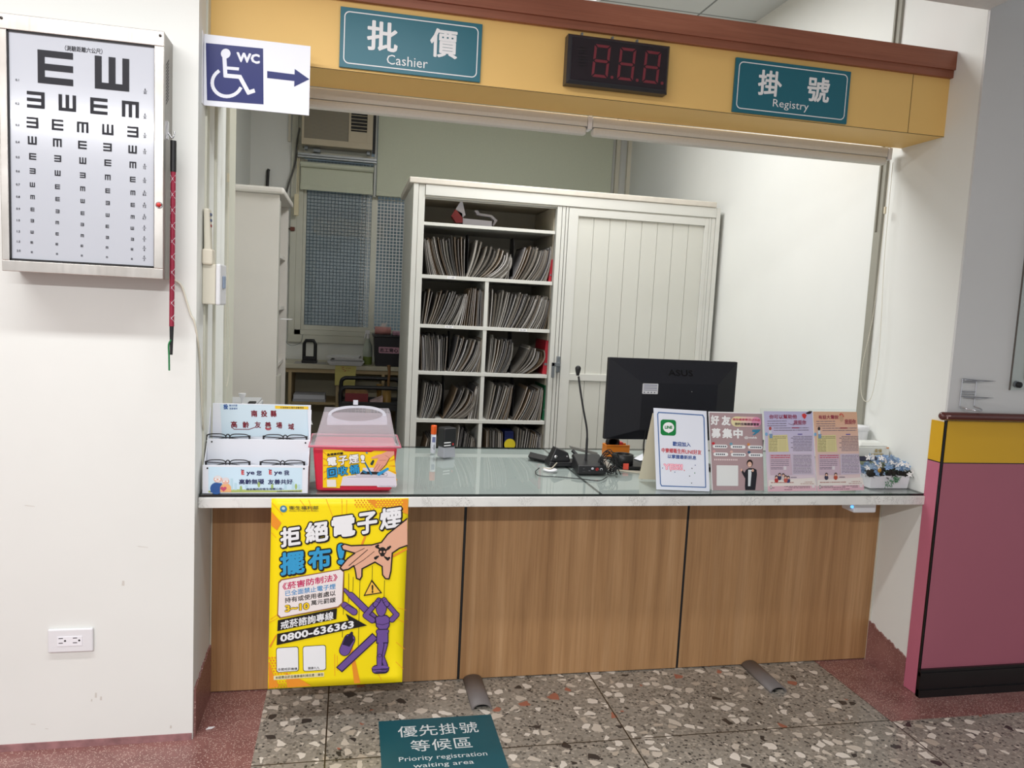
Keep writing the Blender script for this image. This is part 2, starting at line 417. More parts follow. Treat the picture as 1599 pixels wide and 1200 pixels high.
M_cabtop = mat('cabinet_top_board', (206, 200, 188), 0.6, var=0.05, scale=20)
M_steel = brushed()
M_chrome = mat('chrome', (200, 200, 204), 0.15, metal=1.0)
M_dsteel = mat('grey_metal', (128, 134, 138), 0.4, metal=0.6)
M_alu = mat('painted_window_frame', (206, 205, 190), 0.45, var=0.02, scale=6)
M_blind = mat('roller_blind_cloth', (196, 200, 180), 0.85, var=0.02, scale=120)
M_blindw = mat('white_blind_cloth', (214, 211, 202), 0.8, var=0.02, scale=120)
M_glass = sheet_glass('clear_glass', (0.93, 0.96, 0.95, 1), 1.55)
M_gedge = mat('glass_edge_green', (22, 30, 28), 0.2)
M_teal = mat('teal_sign_board', (26, 104, 120), 0.4, var=0.01, scale=5)
W_ = ink(238, 238, 238); K_ = ink(24, 24, 26)

# ---------------------------------------------------------------- the setting
XL, XR, YF = -0.462, 2.238, 2.515
fl = MB()
M2 = M_red
def fq(x0, x1, y0, y1, m): fl.add([(x0, y0, 0), (x1, y0, 0), (x1, y1, 0), (x0, y1, 0)], [(0, 1, 2, 3)], m)
fq(-4, -0.26, -3.5, 2.9, M2); fq(-0.26, 1.991, -3.5, 2.9, M_floor); fq(1.991, 6, -3.5, 2.335, M_floor); fq(1.991, 6, 2.335, 2.9, M2)
fq(-4, 6, 2.9, 6.6, M_floor)
struct('floor', fl)
wl = struct('wall_left', MB().box(-4, XL, YF, 3.2, 0, 3.3), M_wall)
b = MB()
for px, py, w_, h_ in ((37, 790, .030, .0016), (213, 854, .034, .0014), (190, 915, .008, .016), (148, 1090, .006, .016), (156, 1094, .006, .012), (142, 1096, .004, .008), (47, 1132, .016, .0018), (70, 1139, .010, .0016), (265, 1138, .006, .010)):
    q = atY(px, py, YF - .0004); b.add([(q[0], q[1], q[2]), (q[0] + w_, q[1], q[2] - w_ * .12), (q[0] + w_, q[1], q[2] + h_ - w_ * .12), (q[0] + w_ * .2, q[1], q[2] + h_)], [(0, 1, 2, 3)])
b.build('scuff_mark', mat('wall_scuff', (206, 202, 194), .8), wl)
struct('wall_office_left', MB().box(-1.1, -0.78, 3.2, 6.6, 0, 3.3), M_room)
wr = MB(); wr.box(XR, 6, 2.516, 6.6, 0, 3.3, M_room)
struct('wall_right', wr)
struct('wall_front', MB().box(XR + 0.0005, 6, 2.506, 2.516, 0, 3.3), M_wallb)
bw = MB()
WX0, WX1, WZ0, WZ1 = -0.43, 1.95, 1.145, 2.93
bw.box(-1.1, WX0, 6.3, 6.48, 0, 3.3); bw.box(WX1, XR, 6.3, 6.48, 0, 3.3)
bw.box(WX0, WX1, 6.3, 6.48, 0, WZ0); bw.box(WX0, WX1, 6.3, 6.48, WZ1, 3.3)
struct('wall_back', bw, M_room)
ce = MB(); ce.box(-4, XR, -3.5, 2.518, 2.61, 2.8, M_ceil); ce.box(XR, 6, -3.5, 2.506, 3.0, 3.2, M_ceil)
struct('ceiling', ce)
M_tile, nt, p = nodes('ceiling_tile_grid', 0.9)
sx = N(nt, 'ShaderNodeSeparateXYZ'); nt.links.new(coords(nt), sx.inputs[0]); col = S(196, 200, 200)
for o_ in (0, 1):
    col = mix(nt, math_(nt, 'LESS_THAN', math_(nt, 'MODULO', math_(nt, 'ADD', sx.outputs[o_], 9.0 - (0.08 if o_ == 0 else 0.04)), 0.6), 0.012), col, S(120, 124, 124))
nt.links.new(col, p.inputs['Base Color'])
struct('ceiling_office', MB().box(-1.1, XR, 2.518, 6.6, 3.15, 3.3), M_tile)
struct('exterior_wall', MB().box(-3, 5, 8.2, 8.4, -1, 3.4), mat('exterior_render', (120, 132, 138), 0.9, var=0.1, scale=2))
# hall walls out of frame, so that the hall is closed to the sides
struct('wall_hall_side', MB().box(-4.2, -4.0, -3.5, YF, 0, 3.3), M_wall)
# beam over the counter with its wooden capping
be = MB(); be.box(XL, XR, 2.672, 2.91, 2.19, 2.47)
beam = struct('beam', be, M_yel)
bs = MB(); bs.box(2.0745, 2.0765, 2.6712, 2.6722, 2.191, 2.41); bs.box(XL, XR, 2.6714, 2.6722, 2.1885, 2.1905)
bs_o = bs.build('seam', mat('dark_seam', (96, 74, 42), 0.8), beam)
tr = MB(); tr.box(XL, XR, 2.655, 2.93, 2.407, 2.436); tr.box(XL, XR, 2.646, 2.94, 2.434, 2.502)
struct('trim_1', tr, M_beamwood)
# terrazzo skirtings on the two jambs, chipped along their top edge
def skirt(name, X, dx, y0, y1, z0, z1, seed):
    r = random.Random(seed); n = 22; top = []
    for i in range(n + 1):
        t = i / n; top.append((y0 + (y1 - y0) * t, z0 + (z1 - z0) * t + r.uniform(-0.006, 0.006)))
    pts = [(X, y0, 0.0)] + [(X, a, b) for a, b in top] + [(X, y1, 0.0)]
    return struct(name, MB().prism(pts, (dx, 0, 0)), M_red)
skirt('baseboard_left', XL, 0.006, 2.53, 2.812, 0.165, 0.185, 3)
skirt('baseboard_right', XR - 0.006, 0.006, 2.575, 2.812, 0.115, 0.176, 5)
struct('baseboard_front', MB().box(-4, XL - 0.002, 2.511, YF, 0, 0.022), mat('peeling_pink_paint', (150, 108, 108), 0.75, var=0.25, scale=30))
# right hall wall: pink and mustard dado with black joints, base and handrail
dd = MB(); dd.box(2.2345, 6, 2.497, 2.506, 0.938, 1.10, M_ylow); dd.box(2.2345, 6, 2.497, 2.506, 0.10, 0.934, M_pink)
dd.box(2.231, 6, 2.498, 2.506, 0.0, 1.10, M_blackbase)
dd.box(2.231, XR, 2.5035, 2.572, 0.938, 1.093, M_ylow); dd.box(2.231, XR, 2.5035, 2.572, 0.003, 0.934, M_pinkstrip)
dd.box(2.2305, XR, 2.497, 2.503, 0.003, 1.10, M_blackbase); dd.box(2.2312, XR, 2.504, 2.5718, 0.9335, 0.9385, M_blackbase)
struct('trim_2', dd, label='pink and mustard dado on the right hall wall')
struct('baseboard_hall', MB().box(2.226, 6, 2.484, 2.4965, 0, 0.112).box(2.226, 6, 2.478, 2.4965, 0, 0.03).box(2.226, 6, 2.480, 2.4965, 0.085, 0.1), M_blackbase)
# frame channels of the old sliding window on both jambs
struct('trim_3', MB().box(XL, XL + 0.012, 3.04, 3.2, 0.80, 2.19).box(XL, XL + 0.008, 2.80, 2.815, 0.80, 2.19).box(XL, XL + 0.006, 2.63, 2.675, 0.80, 2.61), M_alu)
struct('trim_4', MB().box(XR - 0.012, XR, 2.978, 3.022, 0.80, 1.85).box(XR - 0.012, XR, 2.978, 2.988, 1.85, 3.15).box(XR - 0.012, XR, 3.012, 3.022, 1.85, 3.15).box(XR - 0.004, XR, 2.988, 3.012, 1.85, 3.15, mat('channel_grey', (150, 148, 136), 0.6)), M_alu)
struct('trim_5', MB().box(XR - 0.03, XR, 6.20, 6.235, 1.6, 3.15).box(2.13, 2.165, 6.27, 6.30, 1.6, 3.15), M_ivory, label='two plastic conduits in the office corner')

# ---------------------------------------------------------------- service counter
CT = 0.797
ctr = thing('service_counter', 'low built-in service counter with white marbled top and oak laminate front', 'counter', (0.9, 3.0, 0))
MB().box(XL + .001, XR - .001, 2.565, 3.45, 0.754, 0.7885).build('countertop', M_marble, ctr, 0.002)
for X in (.448, 1.356): box('seam_strip', X - .0045, X + .0045, 2.8165, 2.833, 0.004, 0.7535, M_blackm, ctr)
for a, b in ((XL + .001, 0.443), (0.453, 1.351), (1.361, XR - .001)):
    box('front_panel', a, b, 2.815, 2.833, 0.004, 0.7535, M_oak, ctr, 0.001)
box('carcass', XL + .001, XR - .001, 2.834, 2.87, 0.0, 0.7535, M_blackm, ctr)
for X in (XL + .0015, XR - .0055): box('edge_strip', X, X + .004, 2.808, 2.8145, 0.0, 0.75, M_ivory, ctr)
for nm, a, b, lab in (('glass_sheet', XL + .003, 0.9004, 'long clear glass sheet covering the left part of the counter'), ('glass_sheet', 0.9014, XR - .003, 'clear glass sheet under the monitor and leaflet stands')):
    g = MB(); y0, y1, z0, z1 = 2.573, 3.447, 0.7895, 0.797
    g.add([(a, y0, z1), (b, y0, z1), (b, y1, z1), (a, y1, z1)], [(0, 1, 2, 3)], M_glass)
    for q in ([(a, y0, z0), (b, y0, z0), (b, y0, z1), (a, y0, z1)], [(a, y1, z0), (b, y1, z0), (b, y1, z1), (a, y1, z1)], [(a, y0, z0), (a, y1, z0), (a, y1, z1), (a, y0, z1)], [(b, y0, z0), (b, y1, z0), (b, y1, z1), (b, y0, z1)]):
        g.add(q, [(0, 1, 2, 3)], M_gedge)
    g.add([(a, y0, z0), (b, y0, z0), (b, y1, z0), (a, y1, z0)], [(3, 2, 1, 0)], mat('glass_underside_grey', (172, 179, 176), 0.5, var=0.03, scale=4))
    tag(g.build(nm), lab, 'glass')
# little sensor box with a blue lamp under the top
p0 = atY(1334, 790, 2.62); p1 = atY(1368, 801.5, 2.62)
t = thing('sensor_box', 'small white plastic box with blue lamp under the counter top', 'sensor', (p0[0], 2.62, p1[2]))
box('case', p0[0], p1[0], 2.62, 2.70, p1[2], 0.7535, M_white, t, 0.006)
MB().ball((p0[0] - .004, 2.628, (p1[2] + .7535) / 2), 0.006, None, 10).build('lamp', mat('blue_led', (120, 190, 255), 0.3, emit=(90, 170, 255), es=1.6), t)
box('bracket', p1[0] + .001, XR - .006, 2.70, 2.72, 0.73, 0.7535, M_ivory, t)
# floor cable covers
for k, (x0, x1, y0, lab) in enumerate(((0.466, 0.541, 2.588, 'grey cable cover on the floor by the teal floor sign'), (1.643, 1.717, 2.583, 'grey cable cover on the floor towards the pink wall'))):
    pts = []; n = 14; cx, r = (x0 + x1) / 2, (x1 - x0) / 2
    for i in range(n + 1): a = math.pi * i / n; pts.append((cx - r * math.cos(a), y0, 0.001 + 0.022 * math.sin(a)))
    for i in range(n, -1, -1): a = math.pi * i / n; pts.append((cx - (r - .006) * math.cos(a), y0, 0.001 + 0.0185 * math.sin(a)))
    b = MB().prism(pts, (0, 2.812 - y0, 0), None, True)
    o = b.build('cable_cover', mat('grey_pvc', (112, 106, 104), 0.5, var=0.03, scale=12))
    tag(o, lab, 'cable cover')
    MB().box(x0 + .008, x1 - .008, y0 + .02, 2.80, 0.001, 0.004).build('base_strip', M_blackm, o)

# ---------------------------------------------------------------- signs over the counter
def plate(name, label, TLpx, TRpx, BRpx, BLpx, Y, th, m, cat='sign', group=None):
    a, b, c, d = (atY(*q, Y) for q in (TLpx, TRpx, BRpx, BLpx))
    x0, x1, z1, z0 = (a[0] + d[0]) / 2, (b[0] + c[0]) / 2, (a[2] + b[2]) / 2, (c[2] + d[2]) / 2
    t = thing(name, label, cat, ((x0 + x1) / 2, Y + th, z0), group)
    box('board', x0, x1, Y, Y + th, z0, z1, m, t, 0.001)
    return t, (x0, Y, z1), (x1, Y, z1), (x0, Y, z0)
def frame_rect(A, corners_in, wd, m, k=1):
    A.line(corners_in, wd, m, k, True)
def sign_art(t, TL, TR, BL, px, zh, en, s):
    A = Art(px, TL, TR, BL)
    W = (TR[0] - TL[0]); H = TL[2] - BL[2]
    B = Art([(0, 0), (W, 0), (W, H), (0, H)], TL, TR, BL)
    B.line(rr_pts(.014, .014, W - .014, H - .014, .016), .0035, W_, 1, True); B.build('border', t)
    for ch, (x0, y0, x1, y1) in zh: A.text(ch, x0, y0, x1, y1, W_, 1, 0.022)
    A2 = Art([(0, 0), (W, 0), (W, H), (0, H)], TL, TR, BL)
    for ch, (x0, y0, x1, y1) in s: A2.text(ch, x0, y0, x1, y1, W_, 1, 0.022 if len(ch) == 1 else 0.0)
    A2.build('lettering', t)
t, TL, TR, BL = plate('cashier_sign', 'teal hanging sign reading 批價 Cashier on the yellow beam', (531.7, 7.8), (753.4, 39.4), (749.7, 129.5), (529.8, 103.2), 2.662, 0.009, M_teal)
sign_art(t, TL, TR, BL, [(0, 0), (1, 0), (1, 1), (0, 1)], [], '', [('批', (.086, .031, .186, .126)), ('價', (.292, .031, .384, .124)), ('Cashier', (.152, .133, .287, .164))])
t, TL, TR, BL = plate('registry_sign', 'teal hanging sign reading 掛號 Registry on the yellow beam', (1150, 90), (1330, 111.5), (1321.5, 193), (1143.5, 175), 2.662, 0.009, M_teal)
sign_art(t, TL, TR, BL, [(0, 0), (1, 0), (1, 1), (0, 1)], [], '', [('掛', (.092, .032, .188, .122)), ('號', (.292, .034, .384, .124)), ('Registry', (.158, .130, .304, .166))])
# queue number display
x0, x1, z0, z1 = 0.697, 1.066, 2.218, 2.381
t = thing('number_display', 'black queue number display with three dull red digits', 'display', ((x0 + x1) / 2, 2.67, z0))
b = MB(); f_ = 2.622; i_ = .008
b.hexa([(x0, 2.632, z0), (x1, 2.632, z0), (x1, 2.671, z0), (x0, 2.671, z0)], [(x0, 2.632, z1), (x1, 2.632, z1), (x1, 2.671, z1), (x0, 2.671, z1)])
b.hexa([(x0 + i_, f_, z0 + i_), (x1 - i_, f_, z0 + i_), (x1, 2.632, z0), (x0, 2.632, z0)], [(x0 + i_, f_, z1 - i_), (x1 - i_, f_, z1 - i_), (x1, 2.632, z1), (x0, 2.632, z1)])
b.build('case', mat('display_case_black', (38, 38, 44), 0.35), t)
box('window', x0 + .012, x1 - .012, f_ - .0012, f_, z0 + .012, z1 - .012, mat('smoked_window', (34, 27, 34), 0.2), t)
A = Art([(0, 0), (369, 0), (369, 163), (0, 163)], (x0, f_ - .0012, z1), (x1, f_ - .0012, z1), (x0, f_ - .0012, z0))
red = mat('unlit_red_segment', (112, 34, 46), 0.5, emit=(150, 30, 40), es=0.03)  # unlit digits given a faint glow in the material
for k in range(3):
    X = 92 + 92 * k; w, h, s_ = 58, 108, 9; y = 27; sl = -6
    def seg(a, b): A.poly([(X + px_ + sl * (py_ / h) , y + py_) for px_, py_ in a], red, 1)
    e = 3
    for pts in ([(e, 0), (w - e, 0), (w - s_ - e, s_), (s_ + e, s_)], [(s_, h / 2 - s_ / 2), (w - s_, h / 2 - s_ / 2), (w - s_ / 2, h / 2), (w - s_, h / 2 + s_ / 2), (s_, h / 2 + s_ / 2), (s_ / 2, h / 2)],
                [(s_ + e, h - s_), (w - s_ - e, h - s_), (w - e, h), (e, h)], [(0, e), (s_, s_ + e), (s_, h / 2 - s_ / 2 - e), (0, h / 2 - e)], [(0, h / 2 + e), (s_, h / 2 + s_ / 2 + e), (s_, h - s_ - e), (0, h - e)],
                [(w - s_, s_ + e), (w, e), (w, h / 2 - e), (w - s_, h / 2 - s_ / 2 - e)], [(w - s_, h / 2 + s_ / 2 + e), (w, h / 2 + e), (w, h - e), (w - s_, h - s_ - e)]):
        seg(pts, 0)
    A.ell(X + w + 10, y + h - 5, 5.5, 5.5, red, 1)
A.build('digit_segments', t)
A = Art([(0, 0), (369, 0), (369, 163), (0, 163)], (x0, f_ - .0012, z1), (x1, f_ - .0012, z1), (x0, f_ - .0012, z0))
for k in range(7): A.rect(38, 42 + 10 * k, 64, 44.5 + 10 * k, ink(10, 10, 12), 1)
A.build('speaker_slots', t)
for X in (x0 + .05, x0 + .16, x0 + .25): box('hanger', X, X + .006, 2.645, 2.66, z1, z1 + .014, M_dsteel, t)

# toilet sign, standing out from the left jamb
x0, x1, z0, z1, yw = XL + .001, -0.146, 2.018, 2.230, 2.592
t = thing('toilet_sign', 'white projecting WC sign with wheelchair symbol and arrow', 'sign', (XL, yw, z0))
box('board', x0, x1, yw, yw + .003, z0, z1, mat('sign_white', (226, 228, 236), 0.35), t, 0.0008)
box('wall_flange', XL + .0005, XL + .0025, yw - .03, yw + .003, z0, z1, M_white, t)
navy = ink(34, 42, 104, 0.35); wsign = ink(226, 228, 236, 0.35)
# drawn in units of a 1599 x 959 sheet whose printed face has these corners
A = Art([(62, 172), (592, 243), (584, 584), (55, 520)], (x0, yw, z1), (x1, yw, z1), (x0, yw, z0))
A.poly([(70, 217), (354, 250), (355, 523), (73, 496)], navy, 1); A.build('blue_field', t)
A = Art([(62, 172), (592, 243), (584, 584), (55, 520)], (x0, yw, z1), (x1, yw, z1), (x0, yw, z0))
A.ell(168, 271, 24, 24, wsign, 3)
A.line([(161, 285), (166, 378), (238, 386), (280, 464), (306, 456)], 20, wsign, 3); A.line([(164, 340), (229, 347)], 15, wsign, 3)
arc = [(180 + 76 * math.cos(math.radians(a)), 416 + 68 * math.sin(math.radians(a))) for a in range(-128 + 360, 20, -12)]
arc = [(174 + 74 * math.cos(math.radians(a)), 412 + 68 * math.sin(math.radians(a))) for a in range(235, 15, -11)]
A.line(arc, 17, wsign, 3); A.text('WC', 222, 264, 338, 312, wsign, 3, 0.05, slope=0.12); A.build('symbol', t)
A = Art([(62, 172), (592, 243), (584, 584), (55, 520)], (x0, yw, z1), (x1, yw, z1), (x0, yw, z0))
A.poly([(374, 360), (511, 380), (512, 353), (585, 405), (509, 440), (510, 412), (374, 394)], navy, 1); A.build('arrow', t)

# ---------------------------------------------------------------- eye chart light box on the left wall
x0, x1, z0, z1, yf = -0.950, -0.533, 1.477, 2.167, 2.402
t = thing('eye_chart_box', 'steel wall box with illuminated tumbling E eye chart', 'eye chart', ((x0 + x1) / 2, YF, z0))
box('housing', x0 + .001, x1 - .001, yf + .012, YF - .001, z0 + .001, z1 - .001, mat('worn_steel_side', (150, 146, 140), 0.4, metal=0.7, var=0.06, scale=20), t)
fr = MB(); wv, wh = .028, .036
fr.box(x0, x1, yf, yf + .012, z1 - .041, z1); fr.box(x0, x1, yf, yf + .012, z0, z0 + .03)
fr.box(x0, x0 + wv - .009, yf, yf + .012, z0 + .03, z1 - .041); fr.box(x1 - wv + .003, x1, yf, yf + .012, z0 + .03, z1 - .041)
fr.build('bezel', M_steel, t, 0.0015)
gx0, gx1, gz0, gz1 = x0 + wv - .009, x1 - wv + .003, z0 + .03, z1 - .041
gk = MB(); g_ = .0035
gk.box(gx0, gx1, yf + .0035, yf + .012, gz1 - g_, gz1); gk.box(gx0, gx1, yf + .0035, yf + .012, gz0, gz0 + .006); gk.box(gx0, gx0 + g_, yf + .0035, yf + .012, gz0, gz1); gk.box(gx1 - .001, gx1, yf + .0035, yf + .012, gz0, gz1)
gk.build('gasket', M_blackm, t)
box('chart_panel', gx0, gx1, yf + .0075, yf + .0115, gz0, gz1, mat('milk_acrylic', (180, 183, 190), 0.14, coat=0.3, var=0.01, scale=3), t)
PXC = [(14, 46), (239, 69), (241.5, 419), (20, 409)]
ey = yf + .0075
A = Art(PXC, (gx0, ey, gz1), (gx1, ey, gz1), (gx0, ey, gz0))
ke = ink(30, 30, 36, 0.6)
def opto(c, size, d):
    u, v = A.uv(*c); o = A.TL + A.U * u + A.V * v + A.N * (A.z + A.dz); h = size / 2; s5 = size / 5
    rects = [(-h, -h, -h + s5, h), (-h, h - s5, h, h), (-h, -s5 / 2, h, s5 / 2), (-h, -h, h, -h + s5)]
    for j_, (a, b, c_, d_) in enumerate(rects):
        q = [(a, b), (c_, b), (c_, d_), (a, d_)]
        q = [{'R': (x, y), 'L': (-x, y), 'U': (y, x), 'D': (y, -x)}[d] for x, y in q]
        A.mb.add([o + Vector((x, -j_ * 1.2e-5, y)) for x, y in q], [(0, 1, 2, 3)], ke)
rows = [('0.1', '6/60', (87.7, 104.6), (174, 112.6), 'RU'), ('0.2', '6/30', (58, 155), (202.4, 168), 'LURD'), ('0.3', '6/20', (53, 190.5), (206.6, 203.3), 'LRDUL'),
        ('0.4', '6/15', (52.8, 218.6), (206.3, 231), 'UDRLU'), ('0.5', '6/12', (53.5, 243.8), (207, 255.3), 'RLURD'), ('0.6', '6/10', (53.5, 266.7), (207, 278.2), 'LULDR'),
        ('0.7', '6/8.6', (53.2, 288.4), (207.4, 299.3), 'URDRD'), ('0.8', '6/7.5', (53.5, 308), (207.4, 318.5), 'DRULR'), ('0.9', '6/6.7', (53.5, 327.5), (207.4, 337.6), 'RLRUD'),
        ('1.0', '6/6', (53.2, 345.5), (207, 355.6), 'LDLRU'), ('1.2', '6/5', (53, 363.5), (207.4, 373), 'URDLL'), ('1.5', '6/4', (52.6, 380), (207, 389), 'RRRDR'), ('2.0', '6/3', (52.8, 395.5), (207, 404.4), 'RLRDR')]
for a, b, c0, c1, ds in rows:
    n = len(ds)
    for i, d in enumerate(ds):
        k = i / (n - 1); opto((c0[0] + (c1[0] - c0[0]) * k, c0[1] + (c1[1] - c0[1]) * k), 0.0885 * 0.1 / float(a) * (1 if float(a) < 1.2 else 1.1), d)
A.build('optotypes', t)
A = Art(PXC, (gx0, ey, gz1), (gx1, ey, gz1), (gx0, ey, gz0))
for j, (a, b, c0, c1, ds) in enumerate(rows):
    ya = [124, 161, 194.7, 221.4, 245.2, 267.3, 288.3, 307.7, 326.7, 345, 362.6, 378.8, 393.4][j]
    A.up(a, 29.5 + j * .25, ya, 3.6, ke, 1, 0.02)
    yb = [139.3, 178.3, 208.3, 233.5, 257.2, 279.2, 299.4, 318.5, 337, 354.8, 372, 387.4, 403][j]
    for sgn, q in ((-1, b.split('/')[0]), (1, b.split('/')[1])): A.up(q, 224.6 + j * .1, yb + sgn * 2.8, 3.4, ke, 1, 0.02)
    A.rect(222 + j * .1, yb - .3, 227.5 + j * .1, yb + .3, ke, 1)
A.text('（測驗距離六公尺）', 102, 69, 159, 77.5, ke, 1, 0.01, slope=0.09)
A.build('chart_numbers', t)
p = atY(248.5, 320.5, yf)
MB().lathe([(.0095, 0), (.0095, .003), (.007, .004), (.007, .004)], (p[0], yf, p[2]), M_chrome, 18, 'Y').build('button_ring', None, t)
MB().lathe([(.0065, .002), (.0065, .008), (.004, .0105), (1e-5, .011)], (p[0], yf, p[2]), None, 16, 'Y').build('push_button', mat('red_button', (190, 48, 42), 0.3), t)
sl = MB()
for k in range(13): zz = 1.975 + k * .009; sl.hexa([(x1 - .002, 2.435, zz), (x1 - .0005, 2.435, zz), (x1 - .0005, 2.465, zz + .022), (x1 - .002, 2.465, zz + .022)], [(x1 - .002, 2.435, zz + .0035), (x1 - .0005, 2.435, zz + .0035), (x1 - .0005, 2.465, zz + .0255), (x1 - .002, 2.465, zz + .0255)])
sl.build('vent_slots', M_blackm, t)
for X, Z in ((x0 + .008, z1 - .014), (x1 - .01, z1 - .013)):
    MB().lathe([(.004, 0), (.0035, .002), (1e-5, .0022)], (X, yf, Z), None, 12, 'Y').build('screw', mat('dark_screw', (70, 66, 62), 0.4, metal=.8), t)
hk = MB(); hx = x1 + .004
hk.box(x1 - .001, x1 + .003, 2.44, 2.455, 1.88, 1.93); hk.tube(bez([(x1 + .002, 2.448, 1.90), (x1 + .012, 2.448, 1.885), (x1 + .017, 2.448, 1.89), (x1 + .02, 2.448, 1.905)], 8), .002)
hk.build('hook', M_chrome, t)
# pointer stick with a woven red sleeve
t = thing('pointer_stick', 'red patterned pointer stick with black grip hanging beside the eye chart', 'pointer', (-0.521, 2.448, 1.21))
px_ = -0.5165
MB().tube([(px_, 2.448, 1.878), (px_, 2.448, 1.79)], .0085, None, 12).build('grip', M_black, t)
MB().tube([(px_, 2.448, 1.79), (px_ - .002, 2.448, 1.34)], .0072, None, 12).build('shaft', mat('red_woven_sleeve', (142, 22, 52), 0.5, var=0.1, scale=60), t)
dm = MB()
for k in range(10):
    za = 1.78 - k * .045
    for s_ in (-1, 1): dm.tube([(px_ - .0068 * s_, 2.4445, za), (px_ - .001, 2.4402, za - .011), (px_ + .0066 * s_, 2.4445, za - .022)], .0007, None, 4)
dm.build('silver_pattern', mat('silver_thread', (206, 200, 206), 0.4), t)
MB().tube([(px_ - .002, 2.448, 1.34), (px_ - .0025, 2.448, 1.255)], [.0062, .0038], None, 10).build('tip', M_black, t)
MB().tube(bez([(px_ - .002, 2.444, 1.30), (px_ - .009, 2.444, 1.285), (px_ - .008, 2.445, 1.25), (px_ - .0075, 2.446, 1.208)], 10), .0026, None, 6).build('green_loop', mat('green_cord', (30, 120, 66), 0.5), t)
# mains lead down the wall
P = [(-0.545, 2.51, 1.482), (-0.527, 2.51, 1.478), atY(283, 446, 2.511), atY(291, 470, 2.511), atY(298, 492, 2.511), (-.467, 2.51, 1.355), (-.459, 2.522, 1.30), atX(312, 560, -.458), atX(314, 600, -.458), (-.457, 2.60, 1.06), (-.457, 2.63, 1.0)]
tag(MB().tube(bez(P, 60), .003, None, 8).build('power_lead', M_ivory), 'thin cream power lead running down from the eye chart box', 'cable')
# double socket
x0, x1, z0, z1 = -0.882, -0.754, 0.3155, 0.391
t = thing('wall_socket', 'white double power socket low on the left wall', 'socket', ((x0 + x1) / 2, YF, z0))
box('plate', x0, x1, YF - .011, YF - .0005, z0, z1, M_white, t, 0.004)
so = MB(); so.box(x0 + .028, x1 - .030, YF - .0125, YF - .011, z0 + .022, z1 - .024); so.build('insert', mat('socket_insert', (236, 236, 240), 0.35), t)
sl = MB()
for X in (x0 + .038, x0 + .078):
    for dz in (-.006, .009): sl.box(X - .006, X + .006, YF - .0129, YF - .0124, (z0 + z1) / 2 + dz - .0012, (z0 + z1) / 2 + dz + .0012)
    sl.lathe([(.003, 0), (.003, .0006)], (X + .012, YF - .0124, (z0 + z1) / 2 + .001), None, 10, 'Y')
sl.build('socket_slots', M_blackm, t)
# air-conditioner remote in its cradle and control box on the left jamb
t = thing('remote_control', 'cream remote control held in a cradle on the left jamb', 'remote', (XL, 2.62, 1.53))
b = MB(); b.hexa([(XL + .006, 2.594, 1.545), (XL + .028, 2.594, 1.545), (XL + .026, 2.642, 1.545), (XL + .006, 2.642, 1.545)], [(XL + .003, 2.594, 1.708), (XL + .020, 2.594, 1.708), (XL + .020, 2.642, 1.708), (XL + .003, 2.642, 1.708)])
b.build('body', M_ivory, t, 0.006, 3)
box('cradle', XL + .0005, XL + .032, 2.590, 2.646, 1.532, 1.582, mat('cradle_cream', (222, 214, 196), .45), t, 0.006)
for k, (zz, c) in enumerate(((1.69, (80, 92, 120)), (1.672, (80, 92, 120)), (1.655, (150, 60, 60)))):
    box('button', XL + .020, XL + .0245, 2.606, 2.626, zz - .004, zz + .004, mat('remote_button_%d' % c[0], c, .5), t, 0.001)
t = thing('control_box', 'cream wall control box with a pale switch cover on the left jamb', 'switch', (XL, 2.62, 1.405))
box('back_box', XL + .0005, XL + .040, 2.602, 2.72, 1.408, 1.535, M_ivory, t, 0.003)
box('cover', XL + .0405, XL + .055, 2.600, 2.722, 1.406, 1.537, M_white, t, 0.005)
box('switch', XL + .0555, XL + .060, 2.64, 2.68, 1.46, 1.50, mat('switch_blue_grey', (150, 166, 190), .4), t, 0.002)

# ---------------------------------------------------------------- sliding-door records cabinet
CY = 4.45
cab = thing('records_cabinet', 'tall off-white records cabinet with open shelves and one sliding door', 'cabinet', (1.25, 4.8, 0))
for a, c in ((.327, .352), (2.178, 2.203)): box('side_panel', a, c, CY + .046, 5.20, 0, 2.112, M_cab, cab)
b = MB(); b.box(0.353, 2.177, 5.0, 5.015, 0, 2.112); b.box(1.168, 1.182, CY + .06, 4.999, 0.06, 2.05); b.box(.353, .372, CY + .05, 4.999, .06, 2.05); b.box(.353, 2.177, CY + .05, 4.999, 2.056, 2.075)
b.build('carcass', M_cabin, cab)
box('top_board', 0.303, 2.172, 4.435, 5.225, 2.1125, 2.146, M_cabtop, cab, 0.005)
b = MB(); b.box(0.3955, 2.1765, CY - .008, CY + .03, 2.052, 2.112)
b.build('fascia', M_cab, cab, 0.001)
for k, z in enumerate((2.046, 2.039)): box('track', 0.394, 2.14, CY + .002 + .022 * k, CY + .018 + .022 * k, z - .004, 2.0518, M_cab, cab)
for a, c in ((.328, .356), (.3585, .394), (1.172, 1.2), (1.2035, 1.222), (1.226, 1.2395), (2.134, 2.150), (2.152, 2.176), (2.178, 2.204)):
    box('post', a, c, CY - .002 - (.006 if a in (.328, 2.178) else 0), CY + .0455, 0.03, 2.112 if a in (.328, .3585, 2.178) else 2.051, M_cab, cab, 0.001)
box('plinth', .33, 2.2, CY + .02, CY + .06, 0, .03, M_cab, cab)
SH = {}
for nm, z, th in (('A', 1.904, .018), ('B', 1.607, .021), ('C', 1.322, .02), ('D', 1.050, .02), ('E', 0.768, .02), ('F', 0.486, .02), ('G', 0.21, .02)):
    box('shelf', .373, 1.1675, CY + .010, 4.999, z - th, z, M_cab, cab, 0.001); SH[nm] = z
box('divider', .764, .786, CY + .012, 4.99, .486, 1.586, M_cab, cab, 0.001)
dr = MB()
